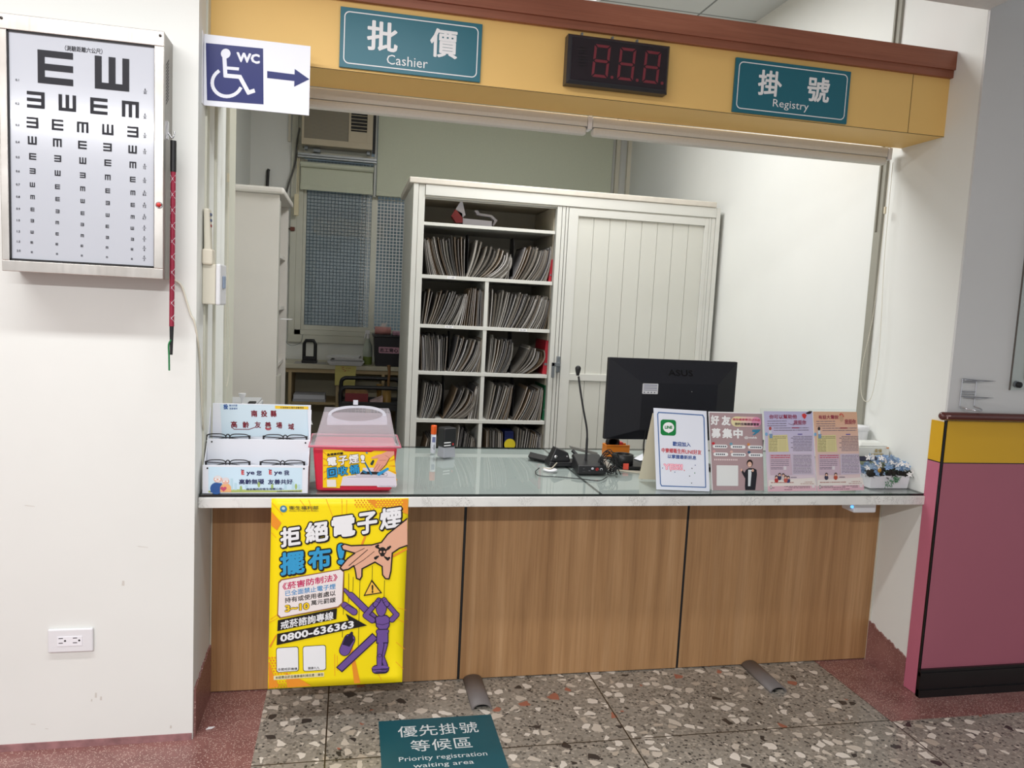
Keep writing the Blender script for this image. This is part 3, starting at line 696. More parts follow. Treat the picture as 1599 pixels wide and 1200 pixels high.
dr.box(1.243, 1.301, CY - .004, CY + .024, .05, 2.043); dr.box(2.108, 2.133, CY - .004, CY + .024, .05, 2.043)
dr.box(1.301, 2.108, CY - .004, CY + .024, 2.000, 2.043); dr.box(1.301, 2.108, CY - .004, CY + .024, 1.023, 1.064); dr.box(1.301, 2.108, CY - .004, CY + .024, .05, .1)
door = dr.build('sliding_door', M_cab, cab, 0.001)
pn = MB(); n = 8; w_ = (2.108 - 1.301) / n
for z0, z1 in ((1.064, 2.0), (.1, 1.023)):
    for k in range(n): pn.box(1.301 + k * w_ + .0012, 1.301 + (k + 1) * w_ - .0012, CY + .008, CY + .016, z0, z1, mat('door_board', (203, 203, 194), .5, var=.02, scale=3))
    pn.box(1.301, 2.108, CY + .0162, CY + .019, z0, z1, mat('board_groove', (150, 148, 134), .6))
pn.build('door_panel', None, door)
lk = MB(); lk.box(1.215, 1.237, CY - .016, CY - .002, 1.07, 1.165); lk.tube([(1.226, CY - .016, 1.125), (1.226, CY - .04, 1.125)], .008, None, 10)
lk.box(1.178, 1.23, CY - .048, CY - .038, 1.108, 1.13); lk.box(1.178, 1.196, CY - .048, CY - .038, 1.04, 1.13)
lk.build('lock_handle', M_dsteel, cab, 0.002)
for px, py, txt, sh in ((705, 434, '1~100', 'B'), (701, 511.5, '101~200', 'C'), (816.5, 516, '201~300', 'C')):
    p = atY(px, py, CY + .0095); z = SH[sh] - .010
    A = Art([(0, 0), (50, 0), (50, 14), (0, 14)], (p[0] - .024, CY + .0095, z + .0075), (p[0] + .024, CY + .0095, z + .0075), (p[0] - .024, CY + .0095, z - .0075), .0004)
    A.rect(0, 0, 50, 14, W_, 0); A.text(txt, 8, 2.5, 42, 11.5, ink(60, 64, 80), 1); A.build('shelf_label', cab)

# patient files: every file is a folder of its own
COV = [mat('file_cover_%d' % i, c, 0.8, var=0.06, scale=14) for i, c in enumerate(((112, 108, 102), (140, 134, 124), (92, 88, 82), (160, 156, 148), (118, 98, 74), (76, 73, 70), (124, 122, 122)))]
PAP = [mat('file_paper_%d' % i, c, 0.85, var=0.08, scale=40) for i, c in enumerate(((186, 183, 176), (150, 145, 136), (226, 224, 220), (120, 114, 106), (200, 198, 198), (134, 118, 98)))]
M_gap = mat('file_gap_shade', (74, 70, 66), 0.9)  # dark strip painted in for the shade between sheaves
def make_file(xb, xt, z0, zt, bow, th, y0, depth):
    """One folder seen edge-on: two covers and a few sheaves of paper, some swapped for painted dark gaps, set back by different amounts."""
    cov = rnd.choice(COV); n = 7; b = MB()
    def cx(t): return xb + (xt - xb) * t + bow * math.sin(math.pi * t)
    L = []
    for i in range(n + 1):
        t = i / n; e = 1e-3; dx, dz = (cx(t + e) - cx(t - e)) / (2 * e), (zt - z0); l = math.hypot(dx, dz)
        L.append((cx(t), z0 + (zt - z0) * t, dz / l, -dx / l))
    cuts = [0, .13]; 
    while cuts[-1] < .75: cuts.append(cuts[-1] + rnd.uniform(.12, .3))
    cuts = [c_ for c_ in cuts if c_ < .84] + [.87, 1.0]
    for j in range(len(cuts) - 1):
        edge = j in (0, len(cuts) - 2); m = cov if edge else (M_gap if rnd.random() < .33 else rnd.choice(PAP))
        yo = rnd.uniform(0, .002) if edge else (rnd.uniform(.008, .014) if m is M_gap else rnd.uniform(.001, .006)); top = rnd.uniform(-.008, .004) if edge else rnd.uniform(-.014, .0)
        V = []; Fs = []
        for i, (x, z, nx, nz) in enumerate(L):
            tt = top if i == n else 0
            for off in (cuts[j] * th, cuts[j + 1] * th):
                for y in (y0 + yo, y0 + depth): V.append((x + nx * off, y, max(z0, z + nz * off + tt)))
        for i in range(n):
            a, c = i * 4, i * 4 + 4
            Fs += [(a, c, c + 2, a + 2), (a + 1, a + 3, c + 3, c + 1), (a, a + 1, c + 1, c), (a + 2, c + 2, c + 3, a + 3)]
        Fs.append((n * 4, n * 4 + 1, n * 4 + 3, n * 4 + 2)); Fs.append((0, 2, 3, 1))
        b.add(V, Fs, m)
    return b
def bunch(bl, br, tl, tr, sh, n, label, group, bow=0.0, y0=4.478, jit=0.006, hj=0.012, mid=0.0, drop=0.0):
    z0 = SH[sh] + .0005; Y = y0
    B0, B1, T0, T1 = (atY(*q, Y) for q in (bl, br, tl, tr))
    for i in range(n):
        t = (i + rnd.uniform(-.2, .2)) / max(1, n - 1) if n > 1 else 0.5; t = min(1, max(0, t))
        xb = B0[0] + (B1[0] - B0[0]) * t; xt = T0[0] + (T1[0] - T0[0]) * t + rnd.uniform(-jit, jit) * .4
        sm = math.sin(math.pi * t); xt += mid * sm
        zt = T0[2] + (T1[2] - T0[2]) * t + rnd.uniform(-hj, hj) - drop * sm
        gap = max((B1[0] - B0[0]), (T1[0] - T0[0]) * .62) / max(1, n - 1)
        th = max(.0035, min(.013, gap * rnd.uniform(.36, .66)))
        lean = xt - xb
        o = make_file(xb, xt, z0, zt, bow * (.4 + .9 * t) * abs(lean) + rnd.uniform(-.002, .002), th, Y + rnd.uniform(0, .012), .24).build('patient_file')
        tag(o, label, 'file', group)
def bookend(px, ybot, ytop, sh, label):
    z0 = SH[sh] + .0005; x = atY(px, ybot, 4.55)[0]; zt = atY(px, ytop, 4.55)[2]
    b = MB(); n = 8; pts = [(x, 4.50, z0)] + [(x, 4.50 + .0 + .05 * (1 - math.cos(math.pi * i / n / 2)), z0 + (zt - z0) * (.75 + .25 * math.sin(math.pi * i / n / 2))) for i in range(n + 1)] + [(x, 4.62, zt), (x, 4.64, z0)]
    b.prism(pts, (.0016, 0, 0)); b.box(x, x + .07, 4.50, 4.62, z0, z0 + .0012)
    tag(b.build('bookend', M_black), label, 'bookend')
FB = [
 ((669, 428), (725, 430), (662, 374), (726, 370), 'B', 20, 'upright worn patient file left of the first bookend on the top file shelf', 'files left on the top file shelf', -.15),
 ((728, 430), (792, 434), (744, 374), (795, 399), 'B', 17, 'patient file fanned to the right between two bookends on the top file shelf', 'files fanned in the middle of the top file shelf', .35),
 ((799, 434), (852, 438), (819, 383), (862, 386), 'B', 15, 'leaning patient file beside the red binder on the top file shelf', 'files right on the top file shelf', .25),
 ((658, 507), (720, 509), (664, 453), (729, 459), 'C', 20, 'patient file leaning right in the left bay of the 101~200 shelf', 'leaning files in the left bay of the second file shelf', .10),
 ((725, 509), (752, 510), (734, 451), (753, 453), 'C', 9, 'upright patient file against the divider in the 101~200 bay', 'upright files beside the divider', .0),
 ((761, 510), (850, 513), (763, 453), (859, 467), 'C', 28, 'patient file leaning right in the 201~300 bay', 'files in the right bay of the second file shelf', .14),
 ((658, 579), (694, 580), (657, 524), (698, 525), 'D', 15, 'patient file left of the bookend in the left bay under the 101~200 shelf', 'files at the left of the third file shelf', .12),
 ((699, 580), (748, 581), (715, 527), (752, 529), 'D', 16, 'patient file leaning against the divider in the left bay under the 101~200 shelf', 'files beside the divider on the third file shelf', .25),
 ((761, 581), (789, 582), (766, 525), (801, 537), 'D', 13, 'patient file left of the bookend in the right bay under the 201~300 shelf', 'files right of the divider on the third file shelf', .28),
 ((798, 582), (822, 583), (824, 541), (849, 550), 'D', 8, 'slumped patient file leaning on the red binder under the 201~300 shelf', 'slumped files by the red binder', .35),
 ((655, 654), (677, 655), (664, 601), (690, 604), 'E', 12, 'patient file left of the bookend in the fourth file row, left bay', 'files at the left of the fourth file shelf', .25),
 ((690, 655), (721, 655), (713, 604), (740, 617), 'E', 11, 'patient file leaning far right in the middle of the fourth file row, left bay', 'files leaning in the left bay of the fourth file shelf', .35),
 ((729, 655), (748, 656), (743, 601), (751, 602), 'E', 6, 'patient file upright at the divider in the fourth file row, left bay', 'upright files beside the divider on the fourth file shelf', .1),
 ((759, 656), (791, 656), (769, 601), (800, 604), 'E', 12, 'patient file left of the bookend in the fourth file row, right bay', 'files right of the divider on the fourth file shelf', .12),
 ((799, 656), (842, 657), (820, 606), (847, 605), 'E', 13, 'patient file beside the green binder in the fourth file row, right bay', 'files by the green binder', .25),
 ((655, 731), (668, 731), (667, 683), (676, 686), 'F', 4, 'patient file behind the glue stick in the lowest visible row', 'files behind the glue stick', .2),
 ((708, 731), (738, 731), (717, 667), (741, 691), 'F', 9, 'patient file behind the rubber stamp in the lowest visible row', 'files behind the stamp', .2),
 ((759, 731), (782, 731), (760, 673), (784, 674), 'F', 9, 'upright patient file left of the blue binder in the lowest visible row', 'files left of the blue binder', .08),
 ((804, 731), (840, 732), (809, 667), (845, 680), 'F', 12, 'patient file right of the blue binder in the lowest visible row', 'files right of the blue binder', .1),
]
MID = {0: (-.045, .0), 1: (.085, .03), 2: (.03, .015), 3: (.06, .0), 5: (.07, .0), 6: (-.012, 0), 7: (.05, .02), 8: (.03, .0), 10: (.018, 0), 11: (.045, .015), 13: (.03, 0), 14: (.025, .01), 16: (.02, 0), 18: (.02, .01)}
for i, q in enumerate(FB): bunch(*q[:8], bow=q[8], mid=MID.get(i, (0, 0))[0], drop=MID.get(i, (0, 0))[1])
for q in ((727.3, 430, 366, 'B', 'black steel bookend left on the top file shelf'), (797.5, 435, 372, 'B', 'black steel bookend right on the top file shelf'), (698.6, 580, 517, 'D', 'black steel bookend in the left bay of the third file row'),
          (794, 582, 517, 'D', 'black steel bookend in the right bay of the third file row'), (689.5, 655, 587, 'E', 'black steel bookend in the left bay of the fourth file row'), (797.2, 656, 590, 'E', 'black steel bookend in the right bay of the fourth file row')):
    bookend(*q)
def binder(name, label, x0px, x1px, ytop, ybot, sh, col, lean=0.0, deco=False):
    z0 = SH[sh] + .0005; a = atY(x0px, ybot, 4.5)[0]; c = atY(x1px, ybot, 4.5)[0]; zt = atY(x1px, ytop, 4.5)[2]
    t = thing(name, label, 'binder', (a, 4.5, z0)); l = lean
    b = MB(); b.hexa([(a, 4.5, z0), (c, 4.5, z0), (c, 4.76, z0), (a, 4.76, z0)], [(a + l, 4.5, zt), (c + l, 4.5, zt), (c + l, 4.76, zt), (a + l, 4.76, zt)])
    b.build('cover', mat(name + '_board', col, .4), t, .003)
    w = (c - a) * .3; m_ = (a + c) / 2 + l * .3
    MB().lathe([(min(w, .011), 0), (min(w, .011), .001)], (m_, 4.4995, z0 + (zt - z0) * .3), None, 14, 'Y').build('finger_ring', M_dsteel if not deco else mat('yellow_disc', (220, 200, 40), .5), t)
    if deco: MB().lathe([(.035, 0), (.035, .0006)], ((a + c) / 2 + .006, 4.4995, z0 + .13), None, 18, 'Y').build('yellow_disc', mat('yellow_disc', (220, 200, 40), .5), t)
binder('red_binder', 'thin red binder at the right end of the top file shelf', 856.5, 861, 405, 437, 'B', (170, 34, 48), .008)
binder('red_binder', 'leaning red binder behind the slumped files by the cabinet lock', 846.5, 853.5, 532, 584, 'D', (160, 26, 40), .014)
binder('green_binder', 'green binder at the right end of the fourth file row', 846.3, 850.3, 602, 657, 'E', (14, 92, 56), .006)
binder('blue_binder', 'dark blue binder with yellow disc in the lowest visible row', 785.5, 799.5, 674, 731, 'F', (22, 34, 84), 0, True)
# torn red and white carton on the top shelf
zt = SH['A'] + .0005
t = thing('torn_carton', 'opened red and white carton lying on the top cabinet shelf', 'carton', (.60, 4.6, zt))
def c(px, py, Y=4.60): return atY(px, py, Y)
lo = lambda p: (p[0], p[1], max(p[2], zt + .001))
mr = mat('glossy_red_card', (140, 26, 44), .25); mw_ = mat('white_card', (206, 204, 214), .6)
MB().prism([lo(c(711, 327)), lo(c(722, 333.5)), lo(c(722.5, 348)), lo(c(712, 348)), lo(c(705, 337))], (0, .05, 0)).build('red_end', mr, t)
MB().prism([c(720.5, 312.5), c(722, 313), c(727, 336), lo(c(722.3, 340)), c(711.8, 326.5)], (0, .004, 0)).build('flap', mw_, t)
MB().prism([lo(c(722.8, 341)), lo(c(768, 345.5)), lo(c(768, 353.5)), lo(c(722.8, 350))], (0, .10, 0)).build('body', mw_, t)
b = MB(); P = [c(741, 329, 4.66), c(746, 328.5, 4.66), c(749, 333, 4.66), c(768, 336, 4.66), c(777, 344.5, 4.66), lo(c(771, 353, 4.66)), lo(c(769, 352, 4.66)), c(772, 345, 4.66), c(766, 339.5, 4.66), c(745, 336, 4.66)]
b.prism(P, (0, .03, 0)); b.build('curled_flap', mw_, t)

# ---------------------------------------------------------------- office: window, blinds, air conditioner
wn = thing('window_1', None, None, (0, 6.3, 1.145)); wn['kind'] = 'structure'
b = MB(); y0, y1 = 6.255, 6.34
b.box(-.475, 1.99, y0 + .02, 6.2995, 1.085, 1.144); b.box(-.475, -.43, y0 + .02, 6.2995, 1.144, 2.96)
b.box(WX0, -.382, y0 + .03, y1, 1.145, 2.93); b.box(WX0, WX1, y0 + .03, y1, 1.145, 1.185); b.box(1.90, WX1, y0 + .03, y1, 1.145, 2.93)
b.build('window_frame', M_alu, wn, .002)
b = MB(); b.box(-.381, -.358, 6.30, 6.325, 1.186, 2.5); b.box(.142, .184, 6.30, 6.325, 1.186, 2.5); b.box(-.358, .142, 6.30, 6.325, 1.186, 1.222); b.box(.185, 1.9, 6.327, 6.345, 1.186, 1.205)
b.build('sash', M_alu, wn, .001)
M_pane = sheet_glass('window_glass', (0.93, 0.97, 0.97, 1))
M_film = sheet_glass('filmed_glass', (0.86, 0.89, 0.90, 1), haze=0.40, hazecol=(196, 205, 206))  # haze paints in the pane's brightness in place of daylight behind it
box('pane', -.358, .142, 6.310, 6.314, 1.222, 2.5, M_film, wn); box('pane', .185, 1.9, 6.334, 6.338, 1.205, 2.5, M_pane, wn)
M_mesh1 = mat('shaded_wire_mesh', (62, 78, 86), .6); M_mesh2 = mat('lit_wire_mesh', (222, 220, 214), .4)  # one wire mesh; its dark and bright reflections are put into two colours
def wires(x0, x1, z0, z1, y, d, r, m, nm, ph=0):
    b = MB(); x = x0 + ph
    while x < x1: b.box(x - r, x + r, y, y + r, z0, z1); x += d
    z = z0 + ph
    while z < z1: b.box(x0, x1, y - r * .5, y + r * .5, z - r, z + r); z += d
    o = b.build(nm, m, wn); return o
wires(-.355, .10, 1.224, 2.5, 6.303, .0265, .0016, M_mesh1, 'mesh_screen')
wires(.06, .14, 1.224, 2.5, 6.3065, .0265, .0018, M_mesh2, 'mesh_screen', .006)
wires(.186, .62, 1.206, 2.5, 6.318, .0265, .0026, M_mesh2, 'mesh_screen')
# small roller blind left and broad roller blind right
t = thing('roller_blind', 'small half-lowered roller blind under the air conditioner', 'blind', (-.13, 6.22, 2.27))
b = MB(); b.box(-.425, .165, 6.20, 6.25, 2.515, 2.532); b.box(-.425, .165, 6.19, 6.25, 2.497, 2.509); b.build('head_rail', mat('silver_rail', (170, 174, 176), .35, metal=.5), t, .001)
MB().tube([(-.405, 6.235, 2.452), (.145, 6.235, 2.452)], .022, M_blind, 16).build('roller', M_blind, t)
box('cloth', -.403, .142, 6.243, 6.246, 2.30, 2.46, M_blind, t); box('hem_bar', -.405, .144, 6.239, 6.249, 2.262, 2.30, M_blind, t, .002)
ch = MB()
for X, zl in ((-.417, 2.07), (-.428, 2.05)): ch.tube([(X, 6.225, 2.49), (X, 6.225, zl)], .003, None, 6)
ch.box(-.445, -.412, 6.21, 6.235, 2.06, 2.22, mat('cream_clip', (226, 214, 178), .5)); ch.build('chain', M_dsteel, t)
t = thing('roller_blind', 'broad pale green roller blind behind and above the records cabinet', 'blind', (1.1, 6.23, 2.26))
box('cloth', .172, 2.085, 6.228, 6.231, 2.29, 3.12, M_blind, t); box('hem_bar', .170, 2.087, 6.224, 6.235, 2.258, 2.29, M_blind, t, .002)
MB().tube([(.17, 6.23, 3.115), (2.087, 6.23, 3.115)], .022, None, 14).build('roller', M_blind, t)
MB().tube([(.165, 6.215, 3.1), (.165, 6.215, 2.25)], .0025, None, 6).build('pull_cord', M_dsteel, t)
t = thing('air_conditioner', 'window air conditioner with beige grille in the office window', 'air conditioner', (-.13, 6.2, 2.58))
x0, x1, z0, z1, yf = -.395, .128, 2.582, 2.955, 6.12
M_ac = mat('beige_plastic', (182, 170, 146), .5, var=.02, scale=6)
box('housing', x0, x1, yf + .02, 6.46, z0, z1, M_ac, t, .004)
b = MB(); b.box(x0, x1, yf, yf + .019, z0, z0 + .045); b.box(x0, x0 + .016, yf, yf + .019, z0 + .045, z1); b.box(-.052, -.036, yf, yf + .019, z0 + .045, z1); b.box(-.036, .084, yf, yf + .019, z0 + .045, z0 + .125); b.box(.084, x1, yf, yf + .019, z0 + .045, z1)
b.build('front_frame', M_ac, t, .001)
M_grille, nt, p = nodes('ribbed_grille', .6)
w_ = N(nt, 'ShaderNodeTexWave', wave_type='BANDS', bands_direction='Z'); w_.inputs['Scale'].default_value = 34; nt.links.new(coords(nt), w_.inputs['Vector'])
nt.links.new(ramp(nt, w_.outputs['Fac'], [(.2, S(108, 102, 88)), (.8, S(146, 138, 120))]), p.inputs['Base Color'])
box('grille', x0 + .016, -.052, yf + .006, yf + .015, z0 + .045, z1, M_grille, t)
box('vent_back', -.036, .084, yf + .014, yf + .019, z0 + .125, z1, M_blackm, t)
k = 0; z = z0 + .137
while z < z1 - .01:
    MB().hexa([(-.035, yf + .001, z), (.083, yf + .001, z), (.083, yf + .013, z + .006), (-.035, yf + .013, z + .006)], [(-.035, yf + .001, z + .003), (.083, yf + .001, z + .003), (.083, yf + .013, z + .009), (-.035, yf + .013, z + .009)]).build('louvre', M_ac, t); z += .026
box('side_gap', x1 + .001, x1 + .022, yf + .03, yf + .05, z0 - .02, z1, M_blackm, t)
for X in (-.365, .10): box('bracket', X - .012, X + .012, 6.18, 6.24, z0 - .026, z0 - .001, M_dsteel, t)
box('bracket', -.31, -.26, 6.2, 6.25, z0 - .036, z0 - .014, M_dsteel, t)
box('trim_6', WX0, .16, 6.262, 6.30, 2.533, 2.556, M_alu)['kind'] = 'structure'
box('window_blank_panel', .15, .171, 6.25, 6.30, 2.25, 2.93, M_room)['kind'] = 'structure'
cb = MB().tube(bez([(-.412, 6.15, 2.70), (-.435, 6.24, 2.62), (-.45, 6.26, 2.45), (-.50, 6.27, 2.27), (-.525, 6.28, 2.12), (-.505, 6.28, 1.975), (-.48, 6.27, 1.96)], 30), .007, None, 8).build('appliance_lead', mat('grey_cable', (92, 92, 88), .6))
tag(cb, 'grey lead hanging from the air conditioner to a brown plug', 'cable')
box('plug', -.475, -.44, 6.255, 6.285, 1.945, 1.975, mat('brown_plug', (110, 60, 44), .5), cb, .005)
wl = MB().tube(bez([(-.47, 6.28, 1.9), (-.50, 6.28, 1.5), (-.50, 6.27, 1.15), (-.46, 6.26, 1.06), (-.38, 6.26, 1.08), (-.36, 6.25, 1.15)], 30), .0018, None, 6).build('thin_wire', M_dsteel)
tag(wl, 'thin loose grey wire looping below the window corner', 'cable')
p = atY(417, 285, 6.285)
tag(MB().tube([(p[0], 6.285, 2.20), (p[0] + .006, 6.285, 2.385), (p[0] + .012, 6.285, 2.40)], .011, None, 10).build('pipe_stub', M_black), 'short black pipe on the wall above the tall left cabinet', 'pipe')
struct('trim_7', MB().box(-.505, -.487, 6.285, 6.30, 2.62, 3.1).box(-.455, -.44, 6.285, 6.30, 2.5, 3.1), M_ivory)
# tall cabinet seen from its side
t = thing('tall_cabinet', 'tall off-white cabinet on the left seen from its side', 'cabinet', (-.58, 4.6, 0))
M_lc = mat('off_white_side_board', (216, 212, 204), .6, var=.02, scale=4)
box('side_panel', -.775, -.392, 4.400, 4.42, 0, 1.985, M_lc, t, .001); box('side_panel', -.775, -.392, 5.02, 5.04, 0, 1.985, M_lc, t)
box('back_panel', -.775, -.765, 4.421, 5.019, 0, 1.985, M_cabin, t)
box('top_board', -.778, -.366, 4.372, 5.05, 1.986, 2.022, M_lc, t, .012)
for z in (.35, .70, 1.03, 1.36, 1.66): box('shelf', -.764, -.405, 4.421, 5.019, z, z + .02, M_lc, t)
b = MB(); b.box(-.391, -.376, 4.41, 4.55, .05, 1.0); b.box(-.404, -.392, 4.425, 4.50, 1.02, 1.96); b.build('door', mat('cabinet_door_edge', (176, 174, 164), .6), t)
tag(box('paper_sheet', -.392, -.33, 4.56, 4.70, 1.31, 1.3112, W_, None), 'white paper sheet jutting from the tall left cabinet at middle height', 'paper')
o = MB().add([(-.40, 4.62, .70), (-.28, 4.60, .725), (-.20, 4.66, .69), (-.22, 4.82, .70), (-.40, 4.82, .7215)], [(0, 1, 2, 3, 4)]).build('paper_sheet', W_)
sm = o.modifiers.new('thick', 'SOLIDIFY'); sm.thickness = .001
tag(o, 'curled white paper sticking out of the tall left cabinet low down', 'paper')
# printer on a low stand behind the glasses rack
t = thing('printer_stand', 'low grey stand under the white printer behind the glasses rack', 'stand', (-.6, 3.75, 0))
b = MB(); b.box(-.77, -.40, 3.55, 3.95, .72, .745); b.build('top', M_lc, t)
for X in (-.75, -.44):
    for Y in (3.57, 3.91): box('leg', X, X + .025, Y, Y + .025, 0, .7195, M_dsteel, t)
t = thing('printer', 'white printer partly hidden behind the glasses rack', 'printer', (-.6, 3.75, .7455))
box('body', -.765, -.405, 3.58, 3.90, .7455, .935, mat('printer_white', (206, 208, 210), .45), t, .006)
box('lid', -.76, -.41, 3.585, 3.895, .9355, .946, mat('printer_lid', (188, 190, 192), .5), t, .004)
box('control_panel', -.445, -.415, 3.64, 3.70, .9465, .953, M_blackm, t); box('side_panel', -.4048, -.402, 3.60, 3.88, .78, .92, mat('printer_grey', (120, 122, 124), .5), t)
p = atY(378, 634, 3.66)
tag(MB().lathe([(.004, 0), (.006, .02), (.016, .04), (.016, .047)], (p[0], 3.66, .9462), None, 14).build('funnel', M_white), 'tiny white funnel standing on the printer lid', 'funnel')

# back desk with shelves under the window
t = thing('back_desk', 'cream built-in desk with open shelves under the window', 'desk', (0.1, 6.0, 0))
M_dk = mat('cream_desk_board', (200, 194, 172), .55, var=.03, scale=6); M_dke = mat('tan_board_edge', (186, 164, 124), .6, var=.05, scale=20)
box('top', -.77, 1.95, 5.85, 6.295, .915, .948, M_dk, t, .004)
for a in (-.435, -.092, .245, .6, 1.9): box('upright', a, a + .022, 5.87, 6.29, 0, .9145, M_dke, t)
for a, c_ in ((-.412, -.093), (-.069, .244), (.268, .599)): box('shelf', a, c_, 5.88, 6.28, .645, .663, M_dke, t)
box('front_rail', -.77, 1.95, 5.872, 5.88, .885, .9145, M_dke, t)
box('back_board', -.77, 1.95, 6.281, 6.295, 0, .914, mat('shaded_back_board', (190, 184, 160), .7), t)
dz = .9485
t = thing('hole_punch', 'large black two-hole punch with upright lever on the back desk', 'hole punch', (-.295, 6.0, dz))
box('base', -.348, -.236, 5.93, 6.05, dz, dz + .022, M_black, t, .004)
pts = rr_pts(-.341, -1.128, -.243, -dz - .024, .022); ins = rr_pts(-.318, -1.095, -.266, -dz - .055, .006)
b = MB(); b.tube([(-.334, 5.99, dz + .02), (-.334, 5.99, 1.09), (-.322, 5.99, 1.115), (-.265, 5.99, 1.115), (-.252, 5.99, 1.09), (-.252, 5.99, dz + .02)], .013, None, 8); b.build('lever', M_black, t)
box('crossbar', -.335, -.25, 5.975, 6.01, dz + .0225, dz + .048, M_black, t, .002)
tag(box('magazine', -.40, -.17, 5.88, 6.10, dz + .0001, dz + .0003, mat('grey_paper', (176, 172, 166), .7)), 'grey printed sheet under the black hole punch', 'paper')
for o in list(C.objects):
    if o.name.startswith('hole_punch'): o.location.z = dz + .0005
t = thing('paper_tray', 'white paper tray on the front edge of the back desk', 'tray', (-.02, 5.93, dz))
b = MB(); b.hexa([(-.14, 5.83, dz), (.09, 5.83, dz), (.10, 6.05, dz), (-.145, 6.05, dz)], [(-.16, 5.815, dz + .03), (.112, 5.815, dz + .03), (.115, 6.06, dz + .03), (-.16, 6.06, dz + .03)]); b.build('tray', M_white, t, .002)
for k, (r_, c_) in enumerate(((0, (150, 150, 150)), (.03, (206, 206, 206)), (-.03, (226, 226, 226)))):
    z = dz + .0306 + k * .012
    o = MB().hexa([(-.135 + r_, 5.83, z), (.085 + r_ * .5, 5.835, z), (.09, 6.04, z), (-.13, 6.04, z)], [(-.135 + r_, 5.83, z + .011), (.085 + r_ * .5, 5.835, z + .011), (.09, 6.04, z + .011), (-.13, 6.04, z + .011)]).build('paper_stack', mat('stack_%d' % k, c_, .8, var=.05, scale=90))
    tag(o, ('grey bottom document stack', 'light middle document stack', 'white topmost document stack')[k] + ' in the white tray on the back desk', 'papers')
p0 = atY(524, 561, 5.8485); p1 = atY(553, 603, 5.8485)
t = thing('sticky_note', 'yellow paper note with red handwriting hanging from the back desk edge', 'note', ((p0[0] + p1[0]) / 2, 5.848, p1[2]))
o = MB().add([(p0[0], 5.8475, .946), (p1[0] + .012, 5.8475, .946), (p1[0] + .01, 5.845, .90), (p1[0] + .005, 5.83, p1[2]), (p0[0], 5.835, p1[2] + .004), (p0[0] - .002, 5.845, .90)], [(0, 1, 2, 5), (5, 2, 3, 4)]).build('paper', mat('yellow_note', (206, 196, 118), .8), t)
A = Art([(0, 0), (100, 0), (100, 100), (0, 100)], (p0[0], 5.8455, .944), (p1[0] + .01, 5.8455, .944), (p0[0], 5.8445, .90), .001)
for q in ([(28, 15), (40, 30), (30, 40)], [(34, 20), (42, 14)], [(35, 50), (45, 66), (33, 62)], [(52, 40), (56, 30)], [(60, 30), (75, 32)], [(62, 40), (74, 38)], [(40, 85), (52, 72), (46, 95)], [(58, 80), (72, 78)]): A.line(q, 3, ink(170, 60, 56), 1)
A.build('handwriting', t)
t = thing('spray_bottle', 'translucent spray bottle with green liquid beside the black tub', 'bottle', (.138, 6.02, dz))
MB().lathe([(.034, 0), (.036, .01), (.036, .06)], (.138, 6.02, dz), None, 18).build('liquid', mat('green_liquid', (120, 136, 66), .3), t)
MB().lathe([(.036, .06), (.037, .10), (.030, .15), (.016, .18), (.014, .20)], (.138, 6.02, dz), None, 18).build('bottle', mat('cloudy_plastic', (170, 178, 164), .35), t)
b = MB(); b.tube([(.138, 6.02, dz + .20), (.138, 6.02, dz + .235)], .011); b.box(.115, .15, 6.0, 6.04, dz + .235, dz + .262); b.tube([(.118, 5.99, dz + .235), (.112, 5.985, dz + .20)], .005); b.build('spray_head', M_white, t)
t = thing('storage_tub', 'black plastic tub with pink label reading 志工背心 on the back desk', 'tub', (.285, 6.02, dz))
b = MB(); b.hexa([(.195, 5.88, dz), (.375, 5.88, dz), (.375, 6.14, dz), (.195, 6.14, dz)], [(.178, 5.87, 1.17), (.392, 5.87, 1.17), (.392, 6.15, 1.17), (.178, 6.15, 1.17)]); b.build('tub', mat('black_ribbed_plastic', (26, 22, 28), .45), t, .003)
box('lid', .17, .40, 5.862, 6.158, 1.1705, 1.184, M_black, t, .002)
A = Art([(0, 0), (220, 0), (220, 80), (0, 80)], (.212, 5.8685, 1.10), (.372, 5.8685, 1.10), (.214, 5.8725, 1.045), .004)
A.rrect(4, 4, 214, 74, 10, ink(206, 158, 176), 0); A.text('志工背心', 14, 16, 204, 62, ink(36, 30, 40), 1, .03); A.build('label', t)
t = thing('tissue_pack', 'open pink tissue pack on the black tub lid', 'tissues', (.26, 6.0, 1.1845))
b = MB(); pr = [(math.cos(a) * .036, math.sin(a) * .030) for a in [2 * math.pi * i / 14 for i in range(14)]]
b.prism([(.185, 5.95 + y_, 1.2155 + z_) for y_, z_ in pr], (.12, 0, 0), None, True); b.build('pack', mat('pink_wrap', (214, 150, 146), .45, var=.12, scale=30), t)
tu = MB(); tu.add([(.225, 5.94, 1.244), (.265, 5.95, 1.244), (.275, 5.97, 1.285), (.255, 5.955, 1.268), (.24, 5.96, 1.277), (.25, 5.985, 1.244)], [(0, 1, 3), (1, 2, 3), (0, 3, 4), (0, 4, 5)]); tu.build('tissue', mat('tissue_white', (226, 216, 214), .9), t)
tag(box('snack_pack', .318, .385, 5.89, 6.0, 1.1845, 1.215, mat('pink_patterned_wrap', (186, 140, 160), .5, var=.35, scale=60), None, .008), 'small patterned packet beside the tissue pack on the tub', 'packet')
for k, (a, c_, z, h, col, lab) in enumerate(((-.402, -.165, .6635, .02, (176, 178, 186), 'grey lower paper bundle on the shelf under the back desk'), (-.398, -.17, .684, .03, (216, 218, 226), 'white upper paper bundle on the shelf under the back desk'))):
    tag(box('paper_bundle', a, c_, 5.89, 6.1, z, z + h, mat('bundle_%d' % k, col, .8, var=.08, scale=120, stretch=(.1, .1, 4))), lab, 'papers')
